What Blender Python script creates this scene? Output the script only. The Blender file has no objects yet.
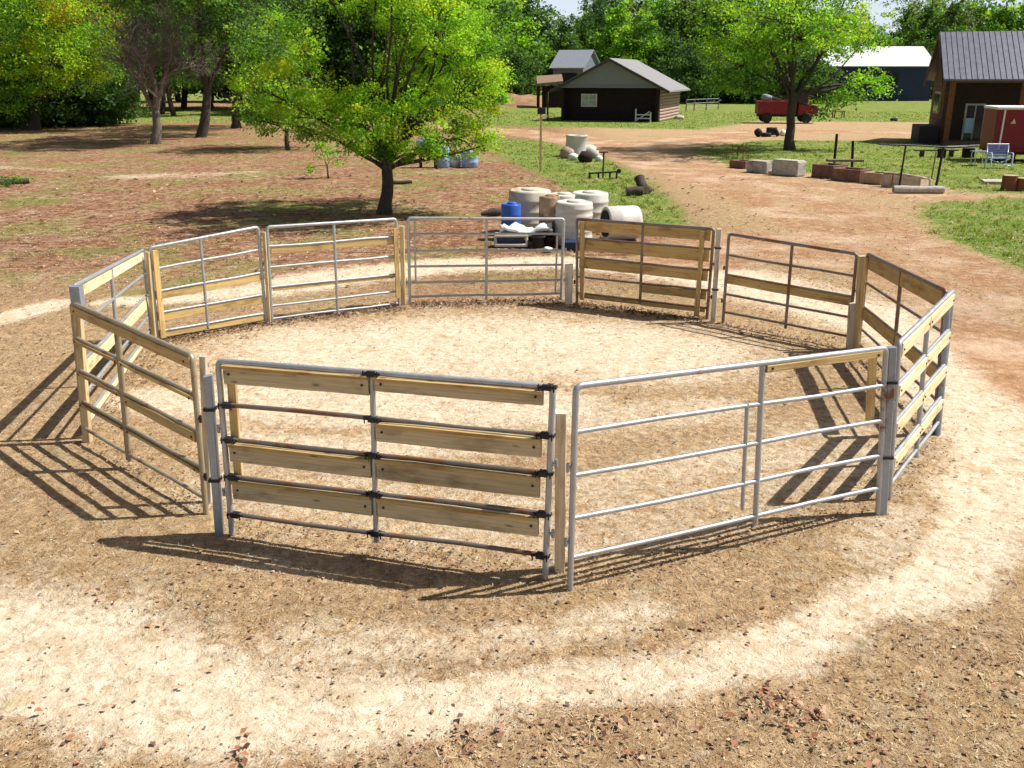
import bpy, bmesh, math, random
import numpy as np
from mathutils import Vector, Matrix, noise as mnoise
R = math.radians
random.seed(7); rng = np.random.default_rng(7)
sc = bpy.context.scene
col = sc.collection
# ------------------------------------------------------------------ camera
F, HOR, CH = 950.0, 75.0, 3.9
PITCH = math.atan((384-HOR)/F)
cam_d = bpy.data.cameras.new('camera'); cam = bpy.data.objects.new('camera', cam_d); col.objects.link(cam)
cam_d.sensor_width = 36; cam_d.lens = F/1024*36; cam_d.clip_end = 5000; cam_d.clip_start = .05
cam.location = (0, 0, CH); cam.rotation_euler = (math.pi/2-PITCH, 0, 0); sc.camera = cam
CP, SP = math.cos(PITCH), math.sin(PITCH)
def ray(u, v):
    x = (u-512)/F; y = (384-v)/F
    return np.array([x, CP+y*SP, -SP+y*CP])
def G(u, v, z=0.):
    d = ray(u, v); t = (z-CH)/d[2]
    return Vector((d[0]*t, d[1]*t, z))
def at(u, v, Y):
    d = ray(u, v); t = Y/d[1]
    return Vector((d[0]*t, Y, CH+d[2]*t))
# ------------------------------------------------------------------ light
SUN_EL, SUN_AZ = R(54.5), math.atan2(.12, 1.0)       # azimuth of the sun, from +x towards +y
w = bpy.data.worlds.new('World'); sc.world = w; w.use_nodes = True
nt = w.node_tree; bg = nt.nodes['Background']
sky = nt.nodes.new('ShaderNodeTexSky'); sky.sky_type = 'NISHITA'; sky.sun_disc = False
sky.sun_elevation = SUN_EL; sky.sun_rotation = math.pi/2-SUN_AZ; sky.dust_density = 4.0; sky.air_density = 1.0
nt.links.new(sky.outputs[0], bg.inputs[0]); bg.inputs[1].default_value = .05
sd = bpy.data.lights.new('sun', 'SUN'); sd.energy = 5.0; sd.angle = R(.5); sd.color = (1, .95, .86)
so = bpy.data.objects.new('sun', sd); col.objects.link(so)
sv = Vector((math.cos(SUN_EL)*math.cos(SUN_AZ), math.cos(SUN_EL)*math.sin(SUN_AZ), math.sin(SUN_EL)))
so.rotation_euler = sv.to_track_quat('Z', 'Y').to_euler(); so.location = (30, 10, 40)
sc.view_settings.view_transform = 'Standard'; sc.view_settings.look = 'None'
sc.view_settings.gamma = 1; sc.view_settings.exposure = .5; sc.view_settings.use_curve_mapping = False
sc.cycles.use_adaptive_sampling = True; sc.cycles.adaptive_threshold = .025; sc.cycles.max_bounces = 5; sc.cycles.diffuse_bounces = 3; sc.cycles.transparent_max_bounces = 6
# ------------------------------------------------------------------ materials
class N:
    def __init__(s, name):
        s.m = bpy.data.materials.new(name); s.m.use_nodes = True; s.t = s.m.node_tree
        s.b = s.t.nodes['Principled BSDF']; s.out = s.t.nodes['Material Output']
    def n(s, typ, **kw):
        x = s.t.nodes.new(typ)
        for k, v in kw.items():
            if hasattr(x, k): setattr(x, k, v)
            else: x.inputs[k.replace('_', ' ')].default_value = v
        return x
    def l(s, a, b): s.t.links.new(a, b)
    def noise(s, vec, scale, detail=4, rough=.55, dist=0):
        x = s.n('ShaderNodeTexNoise'); x.inputs['Scale'].default_value = scale
        x.inputs['Detail'].default_value = detail; x.inputs['Roughness'].default_value = rough; x.inputs['Distortion'].default_value = dist
        if vec is not None: s.l(vec, x.inputs['Vector'])
        return x.outputs['Fac']
    def ramp(s, fac, stops):
        x = s.n('ShaderNodeValToRGB'); e = x.color_ramp.elements
        while len(e) < len(stops): e.new(.5)
        for q, (p, c) in zip(e, stops):
            q.position = p; q.color = (*c, 1) if len(c) == 3 else c
        s.l(fac, x.inputs[0]); return x.outputs[0]
    def mix(s, fac, a, b, mode='MIX'):
        x = s.n('ShaderNodeMix', data_type='RGBA', blend_type=mode)
        for sock, v in ((x.inputs[0], fac), (x.inputs[6], a), (x.inputs[7], b)):
            if isinstance(v, (int, float)): sock.default_value = v
            elif isinstance(v, tuple): sock.default_value = (*v, 1)
            else: s.l(v, sock)
        return x.outputs[2]
    def math(s, op, a, b=0., c=None, clamp=False):
        x = s.n('ShaderNodeMath', operation=op); x.use_clamp = clamp
        for i, v in enumerate((a, b, c)):
            if v is None: continue
            if isinstance(v, (int, float)): x.inputs[i].default_value = v
            else: s.l(v, x.inputs[i])
        return x.outputs[0]
    def bump(s, h, strength, dist=.01):
        x = s.n('ShaderNodeBump'); x.inputs['Strength'].default_value = strength; x.inputs['Distance'].default_value = dist
        s.l(h, x.inputs['Height']); s.l(x.outputs[0], s.b.inputs['Normal'])
    def coord(s, kind='Object', scale=None):
        t = s.n('ShaderNodeTexCoord').outputs[kind]
        if scale:
            mp = s.n('ShaderNodeMapping'); mp.inputs['Scale'].default_value = scale; s.l(t, mp.inputs[0]); t = mp.outputs[0]
        return t
MATS = {}
def plain(name, c, rough=.7, metal=0., var=.25, scale=6., dirt=None, bump=.2, spec=.3, stretch=(1, 1, 1)):
    if name in MATS: return MATS[name]
    s = N(name); v = s.coord('Object', stretch)
    n1 = s.noise(v, scale, 6, .65)
    lo = tuple(max(0, x*(1-var)) for x in c); hi = tuple(min(1, x*(1+var)) for x in c)
    cc = s.ramp(n1, [(.3, lo), (.7, hi)])
    if dirt:
        n2 = s.noise(v, scale*.35, 5, .7)
        f = s.ramp(n2, [(dirt[1], (0, 0, 0)), (dirt[1]+.12, (1, 1, 1))])
        cc = s.mix(f, cc, dirt[0])
    s.l(cc, s.b.inputs['Base Color']); s.b.inputs['Roughness'].default_value = rough
    s.b.inputs['Metallic'].default_value = metal; s.b.inputs['Specular IOR Level'].default_value = spec
    s.bump(n1, bump, .02); MATS[name] = s.m; return s.m
def wood(name, lo, hi, dark, grain=60.):
    s = N(name); uv = s.coord('UV'); oi = s.n('ShaderNodeObjectInfo')
    mp = s.n('ShaderNodeMapping'); mp.inputs['Scale'].default_value = (1.2, grain, 1); s.l(uv, mp.inputs[0])
    cmb = s.n('ShaderNodeCombineXYZ'); s.l(s.math('MULTIPLY', oi.outputs['Random'], 60.), cmb.inputs[1]); s.l(s.math('MULTIPLY', oi.outputs['Random'], 37.), cmb.inputs[0])
    s.l(cmb.outputs[0], mp.inputs['Location'])
    g = s.noise(mp.outputs[0], 1.0, 5, .6, .4)
    mp2 = s.n('ShaderNodeMapping'); mp2.inputs['Scale'].default_value = (2.2, 7, 1); s.l(uv, mp2.inputs[0]); s.l(cmb.outputs[0], mp2.inputs['Location'])
    g2 = s.noise(mp2.outputs[0], 1.0, 4, .6)
    c = s.ramp(g, [(.3, lo), (.62, hi)])
    c = s.mix(s.ramp(g2, [(.52, (0, 0, 0)), (.7, (1, 1, 1))]), c, dark)
    vv = s.n('ShaderNodeTexVoronoi'); vv.inputs['Scale'].default_value = 1.0
    mp3 = s.n('ShaderNodeMapping'); mp3.inputs['Scale'].default_value = (2.6, 9, 1); s.l(uv, mp3.inputs[0]); s.l(cmb.outputs[0], mp3.inputs['Location']); s.l(mp3.outputs[0], vv.inputs['Vector'])
    kn = s.ramp(vv.outputs['Distance'], [(.05, (1, 1, 1)), (.13, (0, 0, 0))])
    c = s.mix(s.math('MULTIPLY', kn, .7), c, tuple(x*.3 for x in dark))
    br = s.math('MULTIPLY_ADD', oi.outputs['Random'], .35, .82)
    hsv = s.n('ShaderNodeHueSaturation'); s.l(br, hsv.inputs['Value']); s.l(c, hsv.inputs['Color'])
    s.l(hsv.outputs[0], s.b.inputs['Base Color']); s.b.inputs['Roughness'].default_value = .75; s.b.inputs['Specular IOR Level'].default_value = .25
    s.bump(g, .35, .006); return s.m
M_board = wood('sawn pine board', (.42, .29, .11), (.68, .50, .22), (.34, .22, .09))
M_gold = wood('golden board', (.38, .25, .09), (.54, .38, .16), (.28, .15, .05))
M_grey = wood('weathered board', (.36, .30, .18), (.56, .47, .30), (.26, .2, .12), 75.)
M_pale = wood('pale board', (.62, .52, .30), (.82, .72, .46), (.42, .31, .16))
M_post = wood('timber post', (.40, .31, .17), (.62, .50, .28), (.27, .2, .12), 40.)
M_postgrey = wood('silvered post', (.46, .42, .34), (.64, .60, .50), (.3, .26, .2), 45.)
M_posttan = wood('bleached post', (.56, .43, .28), (.76, .63, .44), (.42, .3, .18), 45.)
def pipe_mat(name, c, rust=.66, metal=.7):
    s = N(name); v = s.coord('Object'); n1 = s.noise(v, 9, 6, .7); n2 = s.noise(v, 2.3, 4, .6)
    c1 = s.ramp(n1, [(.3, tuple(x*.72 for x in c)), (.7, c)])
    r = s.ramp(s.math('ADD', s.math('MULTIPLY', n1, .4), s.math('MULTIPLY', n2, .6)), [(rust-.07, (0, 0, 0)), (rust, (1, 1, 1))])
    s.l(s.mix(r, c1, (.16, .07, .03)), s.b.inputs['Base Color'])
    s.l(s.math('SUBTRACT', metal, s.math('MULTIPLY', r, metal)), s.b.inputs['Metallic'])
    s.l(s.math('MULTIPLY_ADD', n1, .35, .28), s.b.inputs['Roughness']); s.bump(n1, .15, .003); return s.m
M_pipe = pipe_mat('galvanised pipe', (.45, .475, .51), .66, .5)
M_pipebrown = pipe_mat('brown stained pipe', (.42, .36, .25), .62, .4)
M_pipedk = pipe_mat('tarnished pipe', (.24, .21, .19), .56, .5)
M_steel = pipe_mat('blue grey steel', (.34, .39, .47), .66, .5)
M_iron = plain('black iron', (.035, .035, .04), .5, .6)
# leaf material: colour per leaf from the mesh
s = N('leaves'); a = s.n('ShaderNodeAttribute', attribute_name='tint')
s.l(a.outputs['Color'], s.b.inputs['Base Color']); s.b.inputs['Roughness'].default_value = .55; s.b.inputs['Specular IOR Level'].default_value = .25
tr = s.n('ShaderNodeBsdfTranslucent'); mx = s.n('ShaderNodeMixShader'); mx.inputs[0].default_value = .5
tb = s.mix(1.0, a.outputs['Color'], (1.15, 1.15, .55), 'MULTIPLY')
s.l(tb, tr.inputs['Color'])
s.l(s.b.outputs[0], mx.inputs[1]); s.l(tr.outputs[0], mx.inputs[2]); s.l(mx.outputs[0], s.out.inputs[0]); M_leaf = s.m
s = N('dry leaf'); a = s.n('ShaderNodeAttribute', attribute_name='tint'); s.l(a.outputs['Color'], s.b.inputs['Base Color'])
s.b.inputs['Roughness'].default_value = .7; M_dry = s.m
def bark(name, lo, hi):
    s = N(name); v = s.coord('Object', (1, 1, .22)); n1 = s.noise(v, 22, 6, .7); n2 = s.noise(v, 3, 3)
    c = s.ramp(n1, [(.35, lo), (.68, hi)]); c = s.mix(s.math('MULTIPLY', n2, .3), c, tuple(x*1.5 for x in hi))
    s.l(c, s.b.inputs['Base Color']); s.b.inputs['Roughness'].default_value = .9; s.bump(n1, .8, .03); return s.m
M_bark = bark('brown bark', (.022, .017, .013), (.075, .056, .044))
M_barkgrey = bark('grey dead bark', (.045, .037, .032), (.21, .175, .15))
# ------------------------------------------------------------------ mesh helpers
def tag(o, label=None, cat=None, group=None, kind=None):
    for k, v in (('label', label), ('category', cat), ('group', group), ('kind', kind)):
        if v: o[k] = v
    return o
def empty(name, loc, label, cat, group=None, rz=0):
    o = bpy.data.objects.new(name, None); col.objects.link(o); o.location = loc; o.rotation_euler.z = rz
    o.empty_display_size = .2
    return tag(o, label, cat, group)
def link(name, me, mat, parent=None):
    o = bpy.data.objects.new(name, me); col.objects.link(o)
    if mat is not None and not me.materials: me.materials.append(mat)
    if parent is not None:
        o.parent = parent
        # geometry is written in world space: cancel the parent's transform once, as a plain offset
        o.matrix_parent_inverse = (Matrix.Translation(parent.location) @ parent.rotation_euler.to_matrix().to_4x4()).inverted()
    return o
class MB:
    """collects shapes in one mesh (world space unless a frame is given)"""
    def __init__(s, M=None): s.v = []; s.f = []; s.uv = []; s.M = M; s.sm = []
    def add(s, vs, fs, uvs=None, smooth=False):
        b = len(s.v)
        s.v += [tuple(s.M @ Vector(p)) if s.M else tuple(p) for p in vs]
        for i, f in enumerate(fs):
            s.f.append([b+k for k in f]); s.sm.append(smooth)
            s.uv.append(uvs[i] if uvs else [(vs[k][0]+vs[k][1], vs[k][2]) for k in f])
    def box(s, c, d, rz=0):
        cx, cy, cz = c; hx, hy, hz = d[0]/2, d[1]/2, d[2]/2; q = []
        for sx, sy, sz in ((-1,-1,-1),(1,-1,-1),(1,1,-1),(-1,1,-1),(-1,-1,1),(1,-1,1),(1,1,1),(-1,1,1)):
            x, y = sx*hx, sy*hy
            q.append((cx+x*math.cos(rz)-y*math.sin(rz), cy+x*math.sin(rz)+y*math.cos(rz), cz+sz*hz))
        s.add(q, [(0,3,2,1),(4,5,6,7),(0,1,5,4),(1,2,6,5),(2,3,7,6),(3,0,4,7)]); return s
    def beam(s, A, B, width, thick, side=None, jit=0., ch=.004, nseg=1):
        """plank from A to B, centre line; width across 'up', thick along side; uv runs along it"""
        A = Vector(A); B = Vector(B); d = (B-A); L = d.length; d.normalize()
        side = Vector(side) if side is not None else d.cross(Vector((0, 0, 1)))
        if side.length < 1e-4: side = Vector((1, 0, 0))
        side = (side-d*side.dot(d)).normalized(); up = side.cross(d).normalized()
        if up.z < 0: up = -up
        hw, ht = width/2, thick/2
        prof = [(-hw, -ht+ch), (-hw+ch, -ht), (hw-ch, -ht), (hw, -ht+ch), (hw, ht-ch), (hw-ch, ht), (-hw+ch, ht), (-hw, ht-ch)]
        per = [0]
        for i in range(8):
            a, b = prof[i], prof[(i+1) % 8]; per.append(per[-1]+math.hypot(a[0]-b[0], a[1]-b[1]))
        vs = []; n = 8
        for k in range(nseg+1):
            t = k/nseg; o = Vector((0, 0, 0))
            e1 = random.uniform(-jit, jit); e2 = random.uniform(-jit, jit)
            for (a, b) in prof:
                aa = a+(e1 if a > 0 else e2)
                vs.append(A+d*(L*t)+up*aa+side*b)
        fs, uv = [], []
        for k in range(nseg):
            for i in range(n):
                j = (i+1) % n; fs.append((k*n+i, k*n+j, (k+1)*n+j, (k+1)*n+i))
                l0, l1 = L*k/nseg, L*(k+1)/nseg
                uv.append([(l0, per[i]), (l0, per[i+1]), (l1, per[i+1]), (l1, per[i])])
        fs.append(tuple(range(n-1, -1, -1))); uv.append([(prof[i][0]*.3, prof[i][1]) for i in range(n-1, -1, -1)])
        fs.append(tuple(nseg*n+i for i in range(n))); uv.append([(prof[i][0]*.3, prof[i][1]) for i in range(n)])
        s.add(vs, fs, uv); return s
    def tube(s, pts, r, n=8, cap=True):
        pts = [Vector(p) for p in pts]; rr = r if hasattr(r, '__len__') else [r]*len(pts)
        ref = Vector((.31, .17, .93)).normalized(); vs = []
        prev = None
        for i, p in enumerate(pts):
            d = (pts[min(i+1, len(pts)-1)]-pts[max(i-1, 0)]).normalized()
            if prev is None:
                a = d.cross(ref)
                if a.length < .05: a = d.cross(Vector((1, 0, 0)))
            else: a = prev-d*prev.dot(d)
            a.normalize(); prev = a; b = d.cross(a)
            for k in range(n):
                t = 2*math.pi*k/n; vs.append(p+(a*math.cos(t)+b*math.sin(t))*rr[i])
        fs = [(i*n+k, i*n+(k+1) % n, (i+1)*n+(k+1) % n, (i+1)*n+k) for i in range(len(pts)-1) for k in range(n)]
        uv = [[(0, 0), (0, .1), (.3, .1), (.3, 0)]]*len(fs)
        s.add(vs, fs, uv, True)
        if cap: s.add([vs[k] for k in range(n)], [tuple(range(n-1, -1, -1))]); s.add([vs[-n+k] for k in range(n)], [tuple(range(n))])
        return s
    def lathe(s, c, prof, n=24, axis=None, squash=1., wob=0.):
        """prof: list of (radius, height along the axis)"""
        c = Vector(c); ax = Vector(axis).normalized() if axis is not None else Vector((0, 0, 1))
        q = ax.to_track_quat('Z', 'Y'); vs = []
        for (r, h) in prof:
            for k in range(n):
                t = 2*math.pi*k/n; ww = 1+wob*math.sin(3*t+h*4)+wob*.6*math.sin(7*t-h*9)
                vs.append(c+q @ Vector((r*ww*math.cos(t), r*ww*squash*math.sin(t), h)))
        fs = [(i*n+k, i*n+(k+1) % n, (i+1)*n+(k+1) % n, (i+1)*n+k) for i in range(len(prof)-1) for k in range(n)]
        s.add(vs, fs, None, True)
        s.add([vs[k] for k in range(n)], [tuple(range(n-1, -1, -1))]); s.add([vs[-n+k] for k in range(n)], [tuple(range(n))]); return s
    def rock(s, c, r, sq=(1, 1, .7), seed=0, sub=2, amp=.25, boxy=0.):
        bm = bmesh.new(); bmesh.ops.create_icosphere(bm, subdivisions=sub, radius=1)
        vs = []
        for v in bm.verts:
            p = v.co.copy()
            if boxy:
                m = max(abs(p.x), abs(p.y), abs(p.z)); p = p.lerp(p/m, boxy)
            k = 1+amp*mnoise.noise(p*1.7+Vector((seed, seed*.7, 3)))+amp*.4*mnoise.noise(p*4.3+Vector((seed, 9, 1)))
            p = p*k*r; vs.append((c[0]+p.x*sq[0], c[1]+p.y*sq[1], c[2]+p.z*sq[2]))
        fs = [tuple(v.index for v in f.verts) for f in bm.faces]; bm.free(); s.add(vs, fs, None, True); return s
    def slab(s, poly, z0, z1):
        n = len(poly); vs = [(p[0], p[1], z0) for p in poly]+[(p[0], p[1], z1) for p in poly]
        s.add(vs, [tuple(range(n-1, -1, -1)), tuple(range(n, 2*n))]+[(i, (i+1) % n, n+(i+1) % n, n+i) for i in range(n)]); return s
    def prism(s, poly, d):
        """closed polygon (3-D points) pushed along the vector d"""
        n = len(poly); d = Vector(d); vs = [Vector(p) for p in poly]+[Vector(p)+d for p in poly]
        s.add(vs, [tuple(range(n-1, -1, -1)), tuple(range(n, 2*n))]+[(i, (i+1) % n, n+(i+1) % n, n+i) for i in range(n)]); return s
    def build(s, name, mat, parent=None, bevel=0):
        me = bpy.data.meshes.new(name); me.from_pydata(s.v, [], s.f)
        uvl = me.uv_layers.new(name='UVMap'); i = 0
        flat = [c for f in s.uv for p in f for c in p]; uvl.data.foreach_set('uv', flat)
        me.polygons.foreach_set('use_smooth', s.sm); me.update()
        bm = bmesh.new(); bm.from_mesh(me); bmesh.ops.recalc_face_normals(bm, faces=bm.faces); bm.to_mesh(me); bm.free()
        o = link(name, me, mat, parent)
        if bevel: b = o.modifiers.new('bevel', 'BEVEL'); b.width = bevel; b.segments = 2; b.limit_method = 'ANGLE'
        return o
def quads_mesh(name, V, C):
    """V (n,4,3) corners, C (n,3) colour of each quad"""
    n = len(V); me = bpy.data.meshes.new(name); me.vertices.add(n*4); me.vertices.foreach_set('co', np.ascontiguousarray(V, dtype=np.float32).ravel())
    me.loops.add(n*4); me.loops.foreach_set('vertex_index', np.arange(n*4, dtype=np.int32))
    me.polygons.add(n); me.polygons.foreach_set('loop_start', np.arange(0, n*4, 4, dtype=np.int32))
    me.polygons.foreach_set('loop_total', np.full(n, 4, dtype=np.int32)); me.update(calc_edges=True)
    at_ = me.attributes.new('tint', 'FLOAT_COLOR', 'POINT')
    c = np.ones((n, 4, 4), dtype=np.float32); c[:, :, :3] = C[:, None, :]; at_.data.foreach_set('color', c.ravel())
    me.validate(); return me
def leaf_quads(P, size, up=.4, fold=.25, aspect=.55):
    n = len(P); nrm = rng.normal(size=(n, 3)); nrm[:, 2] = np.abs(nrm[:, 2])+up*1.5; nrm /= np.linalg.norm(nrm, axis=1)[:, None]
    t = rng.normal(size=(n, 3)); t -= (t*nrm).sum(1)[:, None]*nrm; t /= np.linalg.norm(t, axis=1)[:, None]; b = np.cross(nrm, t)
    sz = (size*rng.uniform(.6, 1.35, n))[:, None]
    V = np.empty((n, 4, 3)); V[:, 0] = P-t*sz*.5; V[:, 1] = P+b*sz*aspect*.5+nrm*sz*fold*.3+t*sz*.05; V[:, 2] = P+t*sz*.5; V[:, 3] = P-b*sz*aspect*.5+nrm*sz*fold*.3+t*sz*.05
    return V
# ------------------------------------------------------------------ pale sky low over the horizon
def sky_ring():
    s = N('pale sky'); s.t.nodes.remove(s.b); em = s.n('ShaderNodeEmission'); g = s.n('ShaderNodeNewGeometry'); sx = s.n('ShaderNodeSeparateXYZ'); s.l(g.outputs['Position'], sx.inputs[0])
    f = s.math('MULTIPLY', sx.outputs[2], 1/700.); em.inputs[1].default_value = .66
    s.l(s.ramp(f, [(.0, (.90, .95, 1.)), (.3, (.78, .89, 1.)), (1., (.5, .72, 1.))]), em.inputs[0])
    tr = s.n('ShaderNodeBsdfTransparent'); mx = s.n('ShaderNodeMixShader'); s.l(s.ramp(f, [(.45, (0, 0, 0)), (1., (1, 1, 1))]), mx.inputs[0]); s.l(em.outputs[0], mx.inputs[1]); s.l(tr.outputs[0], mx.inputs[2]); s.l(mx.outputs[0], s.out.inputs[0])
    n, rad = 96, 3000.; vs, fs = [], []
    for j, z in enumerate((-30, 60, 200, 400, 700)):
        for i in range(n): a = 2*math.pi*i/n; k = rad-z*.3; vs.append((k*math.cos(a), k*math.sin(a), z))
    fs = [(j*n+i, j*n+(i+1) % n, (j+1)*n+(i+1) % n, (j+1)*n+i) for j in range(4) for i in range(n)]
    me = bpy.data.meshes.new('sky'); me.from_pydata(vs, [], fs); o = link('sky', me, s.m); o['kind'] = 'structure'
sky_ring()
# ------------------------------------------------------------------ ground
def W(px): return np.array([[*G(p[0], p[1])[:2]] for p in px])
def seg_d(X, Y, pts, hw=None):
    """min over segments of distance/halfwidth to the polyline"""
    best = np.full(X.shape, 1e9)
    for i in range(len(pts)-1):
        a, b = pts[i], pts[i+1]; ab = b-a; L2 = (ab**2).sum()
        t = np.clip(((X-a[0])*ab[0]+(Y-a[1])*ab[1])/L2, 0, 1)
        d = np.hypot(X-a[0]-t*ab[0], Y-a[1]-t*ab[1])
        if hw is not None: d = d/(hw[i]+(hw[i+1]-hw[i])*t)
        best = np.minimum(best, d)
    return best
def poly_d(X, Y, pts):
    d = seg_d(X, Y, np.vstack([pts, pts[:1]])); ins = np.zeros(X.shape, bool); n = len(pts)
    for i in range(n):
        (x0, y0), (x1, y1) = pts[i], pts[(i+1) % n]
        c = ((y0 > Y) != (y1 > Y)) & (X < (x1-x0)*(Y-y0)/(y1-y0+1e-12)+x0); ins ^= c
    return np.where(ins, d, -d)
def sst(x, a, b): t = np.clip((x-a)/(b-a), 0, 1); return t*t*(3-2*t)
def stroke(X, Y, items, soft=.5):
    pts = W([(i[0], i[1]) for i in items]); hw = [i[2] for i in items]
    return 1-sst(seg_d(X, Y, pts, hw), 1-soft, 1+soft)
def sin_noise(X, Y, sc_, seed):
    r = np.random.default_rng(seed); o = np.zeros_like(X); amp = 0
    for k in range(5):
        f = sc_*1.7**k; g = .75**k; amp += g
        a = r.uniform(0, 6.28); p = r.uniform(0, 6.28, 2)
        xx = X*math.cos(a)-Y*math.sin(a); yy = X*math.sin(a)+Y*math.cos(a)
        o += g*np.sin(xx*f+p[0]+1.3*np.sin(yy*f*.7+p[1]))*np.sin(yy*f*1.1+p[1]+1.1*np.sin(xx*f*.6))
    return o/amp
def masks(X, Y):
    wob = sin_noise(X, Y, 1.1, 3)*.25
    Xw, Yw = X+wob, Y+sin_noise(X, Y, .9, 5)*.25
    sand = np.zeros_like(X)
    for it, k in (
        ([(-80, 635, .7), (60, 648, .68), (160, 680, .6), (300, 705, .46), (430, 708, .34)], 1.0),
        ([(430, 708, .34), (560, 690, .24), (700, 668, .24), (820, 636, .28), (930, 585, .36), (988, 520, .48), (1000, 450, .65), (985, 395, 1.0), (1000, 350, 1.2)], .95),
        ([(300, 640, .3), (420, 640, .25), (560, 640, .2), (660, 610, .25)], .55),
        ([(240, 480, .7), (400, 510, .7), (560, 520, .8), (700, 490, .8), (850, 440, .8)], .42),
        ([(860, 545, .3), (900, 510, .3)], .5),
        ([(-60, 333, .35), (60, 303, .45)], 1.0),
        ([(120, 300, .4), (200, 296, .5), (270, 287, .8), (350, 274, .9), (450, 264, .8), (560, 262, .7), (650, 268, .8), (740, 280, 1.3), (830, 305, 1.1), (930, 335, 1.0), (985, 372, .9)], .95),
        ([(330, 350, 1.7), (500, 345, 2.0), (660, 350, 1.5)], .92),
        ([(150, 400, .5), (260, 395, 1.0), (420, 400, 1.0), (560, 405, .7)], .85),
        ([(240, 440, .5), (420, 445, .35), (520, 440, .35)], .75),
        ([(600, 420, .5), (720, 410, .5)], .6),([(600, 480, .3), (800, 450, .4)], .55),
        ([(250, 560, .2), (330, 570, .18)], .35),
        ([(120, 176, .9), (190, 175, 1.1), (250, 172, .6)], .42),
        ([(-40, 165, .4), (60, 170, .6)], .3)):
        sand = np.maximum(sand, stroke(Xw, Yw, it, .55)*k)
    road = np.zeros_like(X)
    for it, k in (
        ([(1200, 440, 1.4), (1080, 370, 1.5), (1010, 310, 1.5), (930, 268, 1.6), (856, 230, 1.65), (788, 201, 1.75), (732, 182, 1.8), (672, 164, 2.0), (620, 149, 2.2), (560, 137, 2.3), (500, 130, 2.0), (430, 127, 1.8), (300, 124, 1.6)], 1.0),
        ([(620, 148, 2.2), (700, 139, 2.6), (760, 131, 2.2), (830, 131, 1.6), (900, 133, 1.6), (1000, 139, 1.5)], .95),
        ([(690, 260, 1.3), (760, 240, 1.6), (840, 260, 1.0)], .9),
        ([(740, 176, .8), (850, 189, 1.2), (960, 198, .8)], .75),
        ([(505, 90, 9), (560, 92, 9)], .9)):
        road = np.maximum(road, stroke(Xw, Yw, it, .4)*k)
    road *= 1-.6*stroke(Xw, Yw, [(1080, 370, .16), (1010, 310, .2), (930, 268, .25), (856, 230, .28), (788, 201, .3), (732, 182, .3), (672, 164, .35), (630, 151, .4)], .8)
    grass = np.zeros_like(X)
    for px, sft, k in (
        ([(490, 137), (560, 142), (600, 152), (648, 180), (684, 210), (690, 222), (645, 230), (598, 205), (545, 176), (490, 152)], .7, .95),
        ([(470, 126), (560, 127), (700, 130), (760, 121), (1100, 124), (1100, 94), (575, 94), (560, 106), (480, 106)], 2.0, .95),
        ([(690, 149), (760, 140), (930, 141), (1100, 152), (1100, 196), (960, 192), (900, 176), (800, 172), (730, 167)], 1.0, .85),
        ([(915, 207), (960, 197), (1100, 197), (1100, 285), (1000, 264), (935, 236)], .8, 1.0),
        ([(100, 107), (290, 107), (290, 121), (100, 124)], 2.0, .7)):
        grass = np.maximum(grass, sst(poly_d(Xw, Yw, W(px)), -sft, sft)*k)
    grass = np.maximum(grass, .75*sst(Y, 150, 165))
    patchy = sst(sin_noise(X, Y, .45, 11), .2, .55)*.5*(1-sst(np.hypot(X-.5, Y-12), 6.5, 8.5)*0)
    out = sst(np.hypot(X-.2, (Y-12.2)*.9), 5.5, 7.5)
    patchy *= out*sst(Y, 11, 14)
    grass = np.maximum(grass*(1-.9*road), patchy*(1-road)*(1-sand))
    red = sst(Y, 14, 22)*(1-sst(X, 2, 8))          # leaf litter under the trees
    return sand*(1-.0*road), grass, road, np.clip(red, 0, 1)
ny, nx = 400, 330
ys = np.concatenate([[-60, -20, 0, 2.0], np.geomspace(3.6, 320, ny), [500, 900, 1800, 2950]])
tt = np.concatenate([[-3.2, -1.6], np.linspace(-.86, .86, nx), [1.6, 3.2]])
Yg, Tg = np.meshgrid(ys, tt, indexing='ij'); Xg = (np.abs(Yg)+1.5)*Tg
Xg = np.clip(Xg, -2900, 2900); Xg[0] = Tg[0]*60; Xg[1] = Tg[1]*25; Xg[2] = Tg[2]*8
sa, gr, rd, re = masks(Xg, Yg)
def hgt(X, Y):
    X = np.asarray(X, float); Y = np.asarray(Y, float)
    return (sin_noise(X, Y, 3.0, 21)*.012+sin_noise(X, Y, 11., 22)*.006-.02)*(1-sst(Y, 25, 60))
Zg = hgt(Xg, Yg)
nY, nX = Xg.shape
faces_all = []; road_f = []
idx = np.arange(nY*nX).reshape(nY, nX)
q = np.stack([idx[:-1, :-1], idx[:-1, 1:], idx[1:, 1:], idx[1:, :-1]], -1).reshape(-1, 4)
rd_w = np.maximum(rd, 1.2*stroke(Xg, Yg, [(1080, 370, .3), (1010, 310, .4), (930, 268, .5), (856, 230, .6), (788, 201, .6), (732, 182, .6), (672, 164, .7), (630, 151, .8)], .3))
rf = rd_w.ravel()[q].mean(1) > .5
Vg = np.stack([Xg, Yg, Zg], -1).reshape(-1, 3); Cg = np.stack([sa, gr, rd, re], -1).reshape(-1, 4)
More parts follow.
